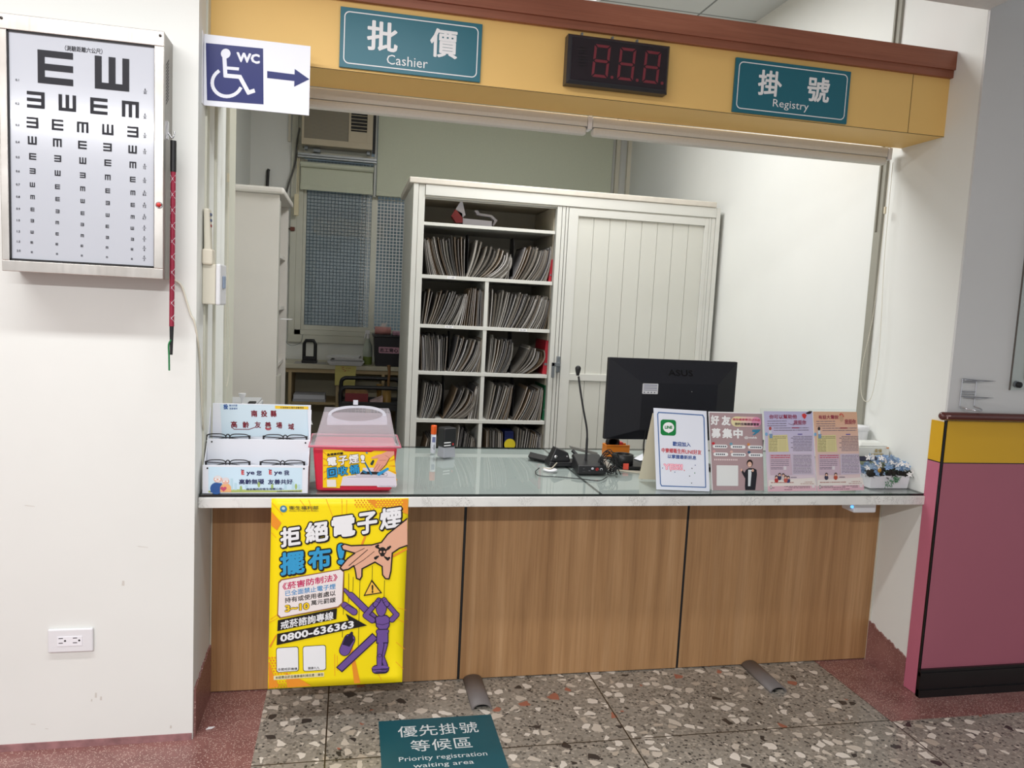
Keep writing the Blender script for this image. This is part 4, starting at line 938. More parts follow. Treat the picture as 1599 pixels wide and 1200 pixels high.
t = thing('dispenser_bag', 'clear plastic bag with blue topped bottle at the left end of the back desk', 'bag', (-.51, 5.93, dz))
MB().ball((-.50, 5.93, dz + .028), .045, None, 12, .6).build('bag', sheet_glass('clear_plastic', (.85, .88, .9, 1), haze=.25, hazecol=(190, 200, 210)), t)
box('bottle', -.535, -.515, 5.96, 5.98, dz, dz + .10, mat('blue_cap', (50, 96, 170), .4), t, .004)
# black trolley with tubular handles
t = thing('trolley', 'black trolley with rounded tubular handles in front of the back desk', 'trolley', (.15, 5.45, 0))
cx0, cx1, y0, y1 = -.062, .372, 5.31, 5.60
b = MB(); b.box(cx0, cx1, y0, y1, .690, .728); b.box(cx0, cx1, y0, y0 + .012, .728, .748); b.box(cx0, cx1, y1 - .012, y1, .728, .748); b.build('tray', M_black, t, .003)
for Y, hz in ((y0 + .01, .845), (y1 - .01, .883)):
    MB().tube(bez([(cx0 + .012, Y, .738), (cx0 + .012, Y, hz - .037), (cx0 + .03, Y, hz - .007), (cx0 + .08, Y, hz), (cx1 - .08, Y, hz), (cx1 - .03, Y, hz - .007), (cx1 - .012, Y, hz - .037), (cx1 - .012, Y, .738)], 40), .014, None, 10).build('handle', M_black, t)
for X in (cx0 + .02, cx1 - .02):
    for Y in (y0 + .02, y1 - .02): MB().tube([(X, Y, .0405), (X, Y, .690)], .011, None, 8).build('leg', mat('grey_tube', (110, 112, 116), .4, metal=.5), t); MB().lathe([(.02, -.008), (.02, .008)], (X, Y, .0205), None, 14, 'X').build('caster', M_black, t)
box('lower_tray', cx0 + .01, cx1 - .01, y0 + .01, y1 - .01, .30, .325, M_black, t)
tz = .7285
t = thing('cardboard_box', 'open red box with torn brown top on the black trolley', 'box', (.06, 5.43, tz))
box('box', -.02, .135, 5.33, 5.49, tz, tz + .075, mat('red_box', (120, 20, 30), .45), t); 
b = MB(); b.hexa([(-.018, 5.332, tz + .0752), (.132, 5.332, tz + .0752), (.132, 5.488, tz + .0752), (-.018, 5.488, tz + .0752)], [(-.018, 5.36, tz + .092), (.11, 5.355, tz + .088), (.11, 5.47, tz + .09), (-.018, 5.47, tz + .094)]); b.build('torn_top', mat('brown_card', (150, 112, 70), .8, var=.15, scale=40), t)
b = MB(); b.hexa([(.15, 5.33, tz), (.235, 5.33, tz), (.235, 5.43, tz), (.15, 5.43, tz)], [(.15, 5.33, tz + .02), (.235, 5.33, tz + .055), (.235, 5.43, tz + .055), (.15, 5.43, tz + .02)])
tag(b.build('leaflet_pile', mat('red_white_print', (196, 170, 170), .6, var=.35, scale=14)), 'red and white leaflet pile on the black trolley', 'leaflets')
t = thing('pen_pot', 'brown bamboo pen pot with tall stick on the black trolley', 'pot', (.265, 5.40, tz))
M_bam = mat('bamboo', (150, 116, 56), .5, var=.15, scale=20, stretch=(1, 1, .2))
MB().lathe([(.03, 0), (.03, .11), (.024, .11), (.024, .02)], (.265, 5.40, tz), None, 18).build('pot', M_bam, t)
MB().tube([(.27, 5.405, tz + .03), (.277, 5.41, tz + .22), (.272, 5.41, tz + .27)], [.009, .009, .013], None, 10).build('stick', mat('brown_stick', (120, 84, 44), .5), t)
tag(MB().lathe([(.016, 0), (.017, .10), (.021, .102), (.021, .125)], (.215, 5.50, tz), None, 14).build('bamboo_tube', M_bam), 'short brown bamboo tube behind the pen pot on the trolley', 'tube')
# roller blinds under the beam with their bead chains
for nm, a, c_, lab in (('roller_blind', XL + .03, .868, 'white rolled-up blind under the left half of the yellow beam'), ('roller_blind', .888, 2.182, 'white rolled-up blind under the right half of the yellow beam')):
    t = thing(nm, lab, 'blind', ((a + c_) / 2, 2.95, 2.12))
    box('head_box', a, c_, 2.915, 2.965, 2.150, 2.189, M_blindw, t, .003)
    box('rolled_cloth', a + .002, c_ - .002, 2.912, 2.95, 2.118, 2.1495, M_blindw, t, .010)
    box('end_bracket', c_ + .001, c_ + .018, 2.912, 2.965, 2.14, 2.189, M_white, t, .002)
    # bead chain
    left = a < 0
    X = XL + .022 if left else XR - .03
    if left: P = [(X, 2.955, 2.13), (X, 2.955, 1.9), (X, 2.958, 1.55), (X, 2.93, 1.35), (X, 2.945, 1.14), (X, 2.985, 1.105), (X, 3.03, 1.16), (X, 3.03, 1.3), (X, 2.985, 1.45), (X, 2.972, 1.9), (X, 2.972, 2.13)]
    else: P = [(X, 2.935, 2.13), (X, 2.935, 1.85), (X, 2.945, 1.5), (X, 2.985, 1.27), (X, 2.975, 1.15), (X, 2.935, 1.115), (X, 2.90, 1.16), (X, 2.885, 1.35), (X, 2.91, 1.75), (X, 2.915, 2.13)]
    path = bez(P, 100); MB().tube(path, .0011, None, 5).build('cord', M_ivory, t)
    b = MB(); L = 0
    for q, r_ in zip(path[:-1], path[1:]):
        n_ = max(1, int((r_ - q).length / .009))
        for i in range(n_): b.lathe([(1e-5, -.0024), (.0021, 0), (1e-5, .0024)], q + (r_ - q) * (i / n_), None, 6)
    b.build('bead_chain', M_ivory, t)
    box('chain_joint', X - .004, X + .004, P[1][1] - .004, P[1][1] + .004, 1.84 if left else 1.92, 1.87 if left else 1.95, mat('chain_clip', (222, 212, 186), .4), t, .001)
# staff room ceiling light
for i, q in enumerate(STAFF_PANELS):
    t = thing('ceiling_light', 'bright recessed ceiling panel light above the yellow beam', 'light', (q[0], q[1], 3.14))
    a, c_ = q[3] / 2 + .02, q[4] / 2 + .02
    b = MB(); b.box(q[0] - a, q[0] + a, q[1] - c_, q[1] - c_ + .02, 3.128, 3.149); b.box(q[0] - a, q[0] + a, q[1] + c_ - .02, q[1] + c_, 3.128, 3.149); b.box(q[0] - a, q[0] - a + .02, q[1] - c_ + .02, q[1] + c_ - .02, 3.128, 3.149); b.box(q[0] + a - .02, q[0] + a, q[1] - c_ + .02, q[1] + c_ - .02, 3.128, 3.149); b.build('frame', M_white, t)
    box('diffuser', q[0] - a + .021, q[0] + a - .021, q[1] - c_ + .021, q[1] + c_ - .021, 3.132, 3.14, mat('lit_diffuser', (240, 240, 236), .5, emit=(255, 252, 244), es=2.0), t)

# ---------------------------------------------------------------- things on the counter
Z0 = CT + .0005
# stepped rack of reading glasses
t = thing('glasses_rack', 'white three-step display rack of reading glasses with printed panels', 'display rack', (-.285, 2.66, Z0))
M_rk = mat('rack_white_board', (226, 229, 236), .35)
ra, rc = -.452, -.122
Ys = (2.585, 2.648, 2.712); Zs = (.891, .966, 1.076)
box('front_panel', ra, rc, Ys[0], Ys[0] + .004, Z0, Zs[0], M_rk, t, .0008)
box('middle_panel', ra + .003, rc - .002, Ys[1], Ys[1] + .004, Z0, Zs[1], M_rk, t, .0008)
box('back_panel', ra + .008, rc - .002, Ys[2], Ys[2] + .004, Z0, Zs[2], M_rk, t, .0008)
for X, nm in ((ra, 'side_panel'), (rc - .003, 'side_panel')):
    MB().prism([(X, Ys[0] + .0045, Z0), (X, Ys[2] + .0, Z0), (X, Ys[2], 1.06), (X, Ys[1] + .03, .975), (X, Ys[1] + .0, .94), (X, Ys[0] + .03, .90), (X, Ys[0] + .0045, .87)], (.003, 0, 0)).build(nm, M_rk, t)
for z, Y in ((.84, Ys[0]), (.91, Ys[1])): box('ledge', ra + .004, rc - .004, Y + .0045, Y + .062, z, z + .003, M_rk, t)
def artU(x0, x1, z0, z1, Y, W, H, **k): return Art([(0, 0), (W, 0), (W, H), (0, H)], (x0, Y, z1), (x1, Y, z1), (x0, Y, z0), **k)
skyb = ink(206, 224, 234); maroon = ink(120, 34, 46); navt = ink(44, 48, 92)
# back panel print (drawing units: 1360 x 400)
A = Art([(135, 0), (1492, 12), (1465, 410), (105, 385)], (ra + .008, Ys[2], Zs[2]), (rc - .002, Ys[2], Zs[2]), (ra + .008, Ys[2], Zs[1] - .001))
A.rect(232, 12, 1425, 400, skyb, 0); A.rect(1425, 30, 1440, 400, ink(196, 216, 228), 0)
A.poly([(975, 22), (1452, 28), (1454, 64), (976, 60)], ink(236, 196, 48), 1)
A.text('打造高齡友善的溫馨環境', 1050, 34, 1385, 56, ink(70, 60, 30), 2, .01)
b_ = ink(40, 84, 150); A.text('投', 274, 10, 334, 72, b_, 2, .05); A.text('最大的愛', 350, 14, 460, 38, b_, 2, .01); A.text('宜居城市', 350, 50, 460, 74, b_, 2, .01)
for ch, x in (('南', 640), ('投', 776), ('縣', 908)): A.text(ch, x, 80, x + 86, 160, maroon, 2, .04)
for ch, x, y in (('高', 358, 212), ('齡', 518, 216), ('友', 682, 216), ('善', 824, 220), ('場', 980, 222), ('域', 1150, 240)): A.text(ch, x, y, x + 86, y + 80, maroon, 2, .03)
A.line([(368, 285), (400, 310), (600, 312), (690, 285)], 9, maroon, 2); A.ell(868, 298, 44, 26, ink(180, 84, 92), 1); A.ell(868, 286, 30, 12, W_, 2)
A.build('back_print', t)
A = Art([(75, 662), (1450, 680), (1440, 1050), (65, 1035)], (ra, Ys[0], Zs[0]), (rc, Ys[0], Zs[0]), (ra, Ys[0], Z0))
gr = ink(176, 188, 108)
A.poly([(150, 685), (1370, 705), (1365, 1032), (145, 1022)], ink(202, 226, 240), 0)
A.poly([(145, 1000), (300, 992), (520, 985), (760, 996), (1000, 1004), (1366, 1000), (1365, 1032), (145, 1022)], gr, 1)
for x, h in ((430, 150), (480, 90), (620, 60), (1130, 80), (1230, 100), (1310, 60)): A.rect(x, 990 - h, x + 34, 992, ink(184, 214, 226), 1)
for x, y in ((565, 975), (798, 925), (972, 955), (1286, 955)): A.ell(x, y, 16, 38, ink(160, 184, 110), 2)
sk1 = ink(226, 176, 156)
A.ell(246, 970, 78, 78, ink(54, 96, 160), 2); A.poly([(170, 1020), (180, 930), (220, 895), (320, 900), (330, 1020)], ink(50, 88, 150), 2)
A.ell(268, 846, 54, 46, sk1, 3); A.ell(268, 822, 46, 20, ink(224, 220, 220), 4); A.ell(240, 850, 14, 12, W_, 4); A.ell(290, 850, 14, 12, W_, 4); A.ell(268, 872, 26, 10, ink(232, 226, 226), 4)
A.poly([(295, 1020), (298, 950), (330, 912), (410, 912), (438, 950), (438, 1020)], ink(234, 178, 124), 3); A.ell(368, 876, 46, 42, sk1, 4); A.ell(368, 846, 44, 22, ink(220, 214, 216), 5); A.ell(346, 876, 12, 10, W_, 5); A.ell(390, 876, 12, 10, W_, 5)
hp = []
for i in range(30):
    a = 2 * math.pi * i / 30; hp.append((340 + 40 * (16 * math.sin(a) ** 3) / 16, 975 - 38 * (13 * math.cos(a) - 5 * math.cos(2 * a) - 2 * math.cos(3 * a) - math.cos(4 * a)) / 16))
A.poly(hp, ink(196, 80, 110), 5)
for x0_, tail in ((562, '您'), (922, '我')):
    A.text('E', x0_ + 10, 735, x0_ + 50, 792, ink(200, 60, 60), 2, .05); A.text('ye', x0_ + 74, 752, x0_ + 182, 808, navt, 2, .03); A.text(tail, x0_ + 206, 738, x0_ + 276, 804, navt, 2, .03)
    A.line([(x0_ + 4, 726), (x0_ + 24, 732), (x0_ + 44, 728)], 6, navt, 2); A.line([(x0_ + 14, 718), (x0_ + 22, 730)], 5, navt, 2)
A.text('高齡無礙', 540, 850, 868, 920, navt, 2, .03); A.text('友善共好', 916, 856, 1244, 924, navt, 2, .03)
A.text('南投縣政府衛生局關心您~', 634, 970, 1128, 998, navt, 3, .02); A.text('本經費由菸品健康福利捐支應', 1030, 1012, 1350, 1028, navt, 3, .01)
A.build('front_print', t)
b = MB()
for X, z, Y in ((ra + .017, Zs[1] - .010, Ys[1]), (rc - .014, Zs[1] - .010, Ys[1]), (ra + .015, Zs[0] - .010, Ys[0]), (rc - .014, Zs[0] - .010, Ys[0])): b.lathe([(.0028, 0), (.0028, .0012)], (X, Y, z), None, 12, 'Y')
b.build('rivets', M_blackm, t)
M_gl = mat('black_glasses_frame', (26, 24, 26), .3); M_lens = sheet_glass('lens', (.93, .95, .96, 1))
def spectacles(x0, x1, zc, Y, label):
    t = thing('reading_glasses', label, 'glasses', ((x0 + x1) / 2, Y, zc), 'reading glasses in the white rack')
    w = (x1 - x0); cx = (x0 + x1) / 2; b = MB(); ln = MB()
    for s_ in (-1, 1):
        lc = cx + s_ * w * .265; a_, h_ = w * .225, .0165; pts = []
        for i in range(28):
            q = 2 * math.pi * i / 28; c_, s2 = math.cos(q), math.sin(q)
            pts.append((lc + a_ * math.copysign(abs(c_) ** .62, c_), Y, zc + h_ * math.copysign(abs(s2) ** .7, s2) + s_ * 0 - abs((lc + a_ * c_ - cx)) * .03))
        b.tube(pts, .0018, None, 6, True); ln.add(pts, [tuple(range(28))])
        ex = cx + s_ * w * .5
        b.hexa([(min(ex, ex - s_ * .006), Y - .003, zc - .006), (max(ex, ex - s_ * .006), Y - .003, zc - .006), (max(ex, ex - s_ * .006), Y + .006, zc - .006), (min(ex, ex - s_ * .006), Y + .006, zc - .006)],
               [(min(ex, ex - s_ * .006), Y - .003, zc + .011), (max(ex, ex - s_ * .006), Y - .003, zc + .011), (max(ex, ex - s_ * .006), Y + .006, zc + .011), (min(ex, ex - s_ * .006), Y + .006, zc + .011)])
    b.tube(bez([(cx - w * .05, Y, zc + .006), (cx - w * .02, Y, zc + .013), (cx + w * .02, Y, zc + .013), (cx + w * .05, Y, zc + .006)], 9), .002, None, 6)
    b.build('frame', M_gl, t); ln.build('lens', M_lens, t)
    for s_ in (-1, 1):
        ex = cx + s_ * w * .49; MB().tube(bez([(ex, Y + .006, zc + .004), (ex - s_ * .01, Y + .016, zc + .004), (cx - s_ * .02, Y + .024 + .003 * s_, zc - .004), (cx - s_ * .05, Y + .024 + .003 * s_, zc - .014)], 14), .0017, None, 6).build('temple', M_gl, t)
for (a_, c_, y_), lv, lab in (((320, 391, 689), 1, 'black reading glasses at the left of the upper rack step'), ((410, 480, 691), 1, 'black reading glasses at the right of the upper rack step'), ((320, 391, 722.5), 0, 'black reading glasses at the left of the lower rack step'), ((405.5, 476.5, 724), 0, 'black reading glasses at the right of the lower rack step')):
    Y = Ys[lv] + .026; p0, p1 = atY(a_, y_, Y), atY(c_, y_, Y)
    spectacles(p0[0], p1[0], Zs[lv] - .003, Y, lab)

# red collection bin with a clear lid
t = thing('collection_bin', 'red collection bin with cloudy clear lid and yellow sticker', 'bin', (.03, 2.71, Z0))
M_rb = mat('red_bin_plastic', (206, 34, 62), .35, var=.02, scale=5)
b = MB(); zr = .951
b.hexa([(-.096, 2.615, Z0), (.156, 2.615, Z0), (.156, 2.80, Z0), (-.096, 2.80, Z0)], [(-.110, 2.604, zr), (.170, 2.604, zr), (.170, 2.815, zr), (-.110, 2.815, zr)])
b.build('body', M_rb, t, .010, 3)
M_lid = sheet_glass('cloudy_lid_plastic', (.93, .92, .94, 1), 1.4, haze=.36, hazecol=(226, 222, 228))
b = MB()
def ring(x0, x1, y0, y1, z): return [(x0, y0, z), (x1, y0, z), (x1, y1, z), (x0, y1, z)]
def shell(b, rings):
    vs = [v for r_ in rings for v in r_]; fs = []
    for i in range(len(rings) - 1):
        for k in range(4): fs.append((i * 4 + k, i * 4 + (k + 1) % 4, i * 4 + 4 + (k + 1) % 4, i * 4 + 4 + k))
    b.add(vs, fs)
r0 = ring(-.122, .180, 2.596, 2.826, zr + .001); r1 = ring(-.122, .180, 2.596, 2.826, zr + .008); r2 = ring(-.106, .166, 2.61, 2.812, zr + .010); r3 = ring(-.080, .146, 2.67, 2.79, 1.060)
shell(b, [r0, r1, r2, r3]); b.add(r3, [(0, 1, 2, 3)]); b.build('lid', M_lid, t, .006, 3)
lr = MB(); lr.tube([(-.122, 2.596, zr + .003), (.180, 2.596, zr + .003), (.180, 2.826, zr + .003), (-.122, 2.826, zr + .003)], .004, None, 8, True); lr.build('lid_rim', mat('pink_translucent_rim', (226, 130, 148), .3, alpha=.8), t)
hy = 2.664; p = lambda x, y: atY(x, y, hy)
outer = [p(*q) for q in ((510, 663.5), (513, 648), (523, 641), (540, 636), (553, 634.2), (553, 632), (563, 632), (563, 634.4), (578, 637), (594, 642), (602.5, 650), (604, 665))]
hb = MB(); nh = 40; ring_i, ring_o = [], []
for i in range(nh):
    q = 2 * math.pi * i / nh; c_, s2 = math.cos(q), math.sin(q)
    ring_i.append(p(557.5 + 40 * c_, 648 - 10.5 * s2))
    if s2 >= 0: ring_o.append(p(557.7 + 46 * math.copysign(abs(c_) ** .8, c_), 651 - 17 * s2 ** .9))
    else: ring_o.append(p(557.7 + 47 * max(-1, min(1, c_ * 1.35)), 651 + 13 * min(1, -s2 * 2.2)))
V = [v for v in ring_i + ring_o] + [(v[0], v[1] + .005, v[2]) for v in ring_i + ring_o]; Fs = []
for i in range(nh):
    j = (i + 1) % nh
    Fs += [(i, j, nh + j, nh + i), (2 * nh + i, 3 * nh + i, 3 * nh + j, 2 * nh + j), (i, 2 * nh + i, 2 * nh + j, j), (nh + i, nh + j, 3 * nh + j, 3 * nh + i)]
hb.add(V, Fs); hb.box(.018, .034, hy - .004, hy + .006, 1.088, 1.103)
hb.build('lid_handle', mat('milky_handle_plastic', (220, 222, 232), .3, alpha=.85), t)
A = Art([(-31, 20), (1566, 12), (1500, 842), (8, 842)], (-.109, 2.6035, .9465), (.169, 2.6035, .9465), (-.0955, 2.6145, .800), .002)
# sticker face follows the tapered front (drawing units 1599 x 922)
yel = ink(246, 206, 24); org = ink(224, 150, 30); whp = ink(222, 214, 224); skn = ink(226, 158, 138); blu = ink(46, 150, 204); crim = ink(206, 34, 62)
A.poly([(150, 38), (500, 45), (560, 70), (1050, 80), (1110, 52), (1495, 52), (1465, 750), (430, 752), (425, 795), (125, 785)], yel, 0)
cxr, cyr = 800, 360
for k in range(34):
    a = 2 * math.pi * k / 34; d_ = .022
    def hit(a_, r_): return (max(150, min(1485, cxr + r_ * math.cos(a_) * 1.3)), max(50, min(735, cyr + r_ * math.sin(a_))))
    if hit(a, 700)[0] in (150, 1485) or True: A.poly([hit(a, 420), hit(a - d_, 760), hit(a + d_, 760)], org, 1)
A.poly([(720, 540), (860, 460), (1340, 455), (1470, 525), (1462, 750), (440, 748), (490, 575)], whp, 2)
A.line(rr_pts(725, 500, 1310, 560, 25), 5, K_, 3, True); A.poly([(850, 470), (1200, 480), (1265, 535), (800, 530)], ink(40, 34, 36), 4); A.line([(575, 583), (1440, 583)], 4, ink(90, 80, 90), 3)
A.poly([(865, 400), (1060, 395), (1180, 470), (870, 475)], ink(214, 208, 220), 3)
A.cap((920, 300), (1015, 525), 14, 16, ink(34, 110, 150), 6); A.cap((1150, 525), (1330, 415), 28, 24, blu, 5); A.cap((1040, 320), (1075, 260), 26, 20, ink(40, 60, 60), 5); A.ell(895, 480, 50, 24, ink(40, 110, 150), 6, 16, 30)
A.poly([(1500, 52), (1495, 120), (1390, 200), (1310, 330), (1180, 460), (1080, 475), (1055, 440), (1110, 330), (1180, 200), (1050, 215), (1040, 190), (1150, 140), (1250, 110), (1370, 50)], skn, 6)
for q in ([(1060, 440), (1160, 320)], [(1100, 470), (1200, 330)], [(1160, 462), (1245, 345)], [(1195, 245), (1330, 240)], [(1320, 140), (1400, 200)]): A.line(q, 5, ink(150, 84, 70), 7)
A.line([(1390, 200), (1310, 330), (1180, 460)], 10, ink(60, 30, 30), 7)
for ch, x0_, y0_, x1_, y1_, m_ in (('電', 222, 192, 398, 362, W_), ('子', 425, 160, 600, 338, W_), ('煙', 622, 130, 808, 312, W_), ('!', 840, 124, 925, 285, W_), ('回', 212, 400, 390, 592, blu), ('收', 405, 370, 588, 548, blu), ('桶', 615, 340, 800, 520, blu)):
    sl = -.16 if ch != '!' else 0
    A.text(ch, x0_ - 6, y0_ - 8 + 14, x1_ + 6, y1_ + 10 + 14, ink(70, 24, 50) if m_ is W_ else ink(20, 34, 60), 8, .075, slope=sl); A.text(ch, x0_, y0_ + 14, x1_, y1_ + 14, m_, 9, .03, slope=sl)
A.text('為健康把關', 220, 118, 520, 172, K_, 8, .03, slope=-.12); A.ell(968, 92, 22, 18, ink(90, 150, 170), 8)
A.rrect(200, 632, 362, 770, 10, ink(232, 226, 222), 8); A.poly([(1095, 745), (1450, 740), (1445, 772), (1100, 772)], whp, 8); A.text('本經費由菸品健康福利捐支應', 1130, 748, 1430, 764, ink(80, 70, 80), 9, 0)
A.build('sticker', t)

# glue stick and self-inking stamp
p = atZ(676, 707.5, CT); gx, gy = p[0], p[1]
t = thing('glue_stick', 'white glue stick with orange cap standing by the stamp', 'glue stick', (gx, gy, Z0))
M_gs = mat('white_label_tube', (212, 214, 222), .35)
MB().lathe([(.0105, 0), (.0115, .002), (.0115, .082), (.0105, .082)], (gx, gy, Z0), None, 20).build('tube', M_gs, t); MB().lathe([(.0118, .0825), (.0125, .085), (.0125, .118), (.0115, .121), (1e-5, .1215)], (gx, gy, Z0), None, 20).build('cap', mat('orange_cap', (232, 92, 16), .35), t)
A = artU(gx - .0075, gx + .0085, Z0 + .01, Z0 + .078, gy - .0119, 16, 68); A.rect(1, 6, 15, 30, ink(120, 128, 170), 0); A.rect(9, 40, 11.5, 62, ink(40, 40, 50), 0); A.rect(3, 52, 4.5, 56, ink(90, 90, 120), 0); A.build('label', t)
sx0, sx1, sy0, sy1 = .384, .452, 3.19, 3.245
t = thing('rubber_stamp', 'black self-inking stamp with clear base on the counter', 'stamp', ((sx0 + sx1) / 2, 3.215, Z0))
cs = bpy.data.objects.new  # (stamp is turned a little towards the wall)
def turned(b, c_, ang):
    s_, k_ = math.sin(ang), math.cos(ang); b.v = [(c_[0] + (x - c_[0]) * k_ - (y - c_[1]) * s_, c_[1] + (x - c_[0]) * s_ + (y - c_[1]) * k_, z) for x, y, z in b.v]; return b
cc = ((sx0 + sx1) / 2, 3.215); an = .45
turned(MB().hexa(ring(sx0 + .004, sx1 - .004, sy0 + .002, sy1 - .002, Z0), ring(sx0 + .006, sx1 - .006, sy0 + .004, sy1 - .004, Z0 + .045)), cc, an).build('base', mat('clear_stamp_base', (176, 178, 186), .2, alpha=.75), t, .003)
turned(MB().hexa(ring(sx0 + .002, sx1 - .002, sy0, sy1, Z0 + .0455), ring(sx0 + .003, sx1 - .003, sy0 + .001, sy1 - .001, Z0 + .128)), cc, an).build('cover', M_black, t, .007, 3)
turned(MB().box(sx0 + .003, sx0 + .036, sy0 - .0008, sy0, Z0 + .052, Z0 + .0565).box(sx0 + .003, sx0 + .036, sy0 - .0008, sy0, Z0 + .064, Z0 + .0685), cc, an).build('stripe', W_, t)
turned(MB().box(sx0 + .045, sx0 + .051, sy0 - .001, sy0, Z0 + .054, Z0 + .062), cc, an).build('red_dot', mat('red_dot', (200, 50, 50), .4), t)

# desk microphone
t = thing('desk_microphone', 'black gooseneck desk microphone on a wedge base', 'microphone', (.965, 2.95, Z0))
bm_ = MB().hexa([(.903, 2.888, Z0), (1.022, 2.884, Z0), (1.035, 3.02, Z0), (.916, 3.024, Z0)], [(.905, 2.892, Z0 + .034), (1.020, 2.888, Z0 + .034), (1.033, 3.018, Z0 + .058), (.918, 3.022, Z0 + .058)])
bm_.build('base', M_black, t, .004)
mp_ = lambda x, y, Y=2.955: atY(x, y, Y)
nk = bez([mp_(914, 727), mp_(916, 700), mp_(916.5, 672), mp_(911, 640), mp_(906, 608), mp_(903.5, 588)], 40)
MB().lathe([(.016, 0), (.015, .012), (.006, .02)], (nk[0][0], nk[0][1], nk[0][2] - .012), None, 16).build('socket', M_blackm, t)
MB().tube(nk, [.0052 if i < len(nk) * .3 else .0042 for i in range(len(nk))], None, 10).build('gooseneck', mat('black_rubber', (34, 34, 36), .5), t)
hd = mp_(902.7, 576); MB().lathe([(.0055, -.028), (.0095, -.012), (.0118, 0), (.0105, .006), (.006, .011), (1e-5, .0125)], hd, None, 18).build('head', M_blackm, t)
A = Art([(0, 0), (120, 0), (120, 34), (0, 34)], (.9045, 2.8895, Z0 + .033), (1.0205, 2.8855, Z0 + .033), (.9035, 2.8875, Z0 + .001), .0036)
A.ell(60, 9, 5.5, 5, ink(190, 190, 196), 0, 14); A.ell(80, 12, 7, 7, ink(150, 40, 36), 0, 14); A.line([(77, 8), (83, 16)], 2.5, K_, 1); A.ell(98, 12, 6, 6, ink(180, 180, 180), 0, 14); A.ell(98, 14, 4, 4, K_, 1, 12)
A.rect(44, 17, 52, 20, ink(110, 110, 116), 0); A.rect(20, 8, 26, 12, ink(80, 80, 84), 0); A.rect(18, 20, 30, 21.5, ink(80, 80, 84), 0); A.build('controls', t)
# black tools and loose leads left of the microphone
q0 = atZ(872, 735, CT)
t = thing('hole_punch', 'black hole punch lying behind the microphone on the counter', 'hole punch', (q0[0], q0[1] + .06, Z0))
P = lambda x, y, Y: atY(x, y, Y)
b = MB(); Yp = 3.03; x0_, x1_ = P(858, 720, Yp)[0], P(898, 720, Yp)[0]
b.hexa(ring(x0_, x1_ + .02, Yp, Yp + .09, Z0), ring(x0_ + .004, x1_ + .016, Yp + .004, Yp + .086, Z0 + .018)); b.build('base', M_black, t, .003)
b = MB(); b.hexa(ring(x0_ + .005, x0_ + .095, Yp + .012, Yp + .075, Z0 + .0185), [(x0_ + .03, Yp + .02, Z0 + .075), (x0_ + .085, Yp + .02, Z0 + .055), (x0_ + .085, Yp + .07, Z0 + .055), (x0_ + .03, Yp + .07, Z0 + .075)]); b.build('lever', M_black, t, .004)
MB().lathe([(.008, 0), (.007, .004), (1e-5, .005)], (x0_ + .03, Yp + .013, Z0 + .038), None, 12, 'Y').build('steel_pin', M_chrome, t); MB().lathe([(.004, 0), (.0035, .003), (1e-5, .004)], (x0_ + .078, Yp + .013, Z0 + .04), None, 12, 'Y').build('steel_pin', M_chrome, t)
b = MB(); xa = P(840, 712, 3.16)[0]
b.hexa([(xa, 3.12, Z0), (xa + .10, 3.01, Z0), (xa + .13, 3.09, Z0), (xa + .03, 3.20, Z0)], [(xa - .01, 3.12, Z0 + .012), (xa + .10, 3.005, Z0 + .007), (xa + .13, 3.095, Z0 + .007), (xa + .02, 3.205, Z0 + .016)])
b.v = [(x - .03, y + .06, z) for x, y, z in b.v]
tag(b.build('tray', M_blackm, None, .002), 'flat black tray behind the hole punch on the counter', 'tray')
b = MB(); Yr = 3.20; a_, c_ = P(893, 698, Yr), P(934, 710, Yr)
b.hexa([(a_[0], Yr, Z0), (c_[0], Yr, Z0), (c_[0], Yr + .05, Z0), (a_[0], Yr + .05, Z0)], [(a_[0], Yr + .0, Z0 + .045), (c_[0], Yr, Z0 + .012), (c_[0], Yr + .05, Z0 + .012), (a_[0], Yr + .05, Z0 + .045)])
t = thing('stapler', 'black stapler with grey top arm beside the microphone', 'stapler', ((a_[0] + c_[0]) / 2, Yr, Z0))
MB().hexa(ring(a_[0] + .01, c_[0], Yr, Yr + .035, Z0), ring(a_[0] + .012, c_[0] - .002, Yr + .002, Yr + .033, Z0 + .012)).build('base', M_black, t, .002)
MB().hexa([(a_[0], Yr + .006, Z0 + .04), (c_[0], Yr + .006, Z0 + .0125), (c_[0], Yr + .03, Z0 + .0125), (a_[0], Yr + .03, Z0 + .04)], [(a_[0] - .004, Yr + .006, Z0 + .054), (c_[0], Yr + .006, Z0 + .026), (c_[0], Yr + .03, Z0 + .026), (a_[0] - .004, Yr + .03, Z0 + .054)]).build('arm', mat('grey_arm', (120, 118, 112), .4), t, .002)
b = MB().tube([P(894, 704, 3.14), P(908, 718, 3.10)], [.008, .006], M_black, 10).tube([(P(908, 718, 3.10)[0], 3.10, Z0 + .008), (P(897, 722, 3.10)[0], 3.10, Z0 + .008)], .007, M_black, 10)
b.v = [(x, y, max(z, Z0)) for x, y, z in b.v]
tag(b.build('pen_stand', M_black), 'small black swivel pen holder just behind the microphone', 'pen holder')
q0 = atZ(859, 735, CT); tag(MB().lathe([(.028, 0), (.03, .003), (.026, .006), (1e-5, .007)], (q0[0], q0[1], Z0), None, 22).build('pen_coil_base', M_white), 'flat white disc lying left of the microphone base', 'disc')
def lead(pts, r, m, label, nm='cable'):
    P_ = [(*atZ(x, y, CT)[:2], Z0 + r + dz_) for x, y, dz_ in pts]
    return tag(MB().tube(bez(P_, 60), r, None, 6).build(nm, m), label, 'cable')
lead([(842, 732, 0), (836, 738, 0), (842, 744, 0), (870, 746, 0), (905, 749, 0), (935, 752, 0), (948, 746, 0.0)], .0018, M_blackm, 'thin black lead looping in front of the microphone')
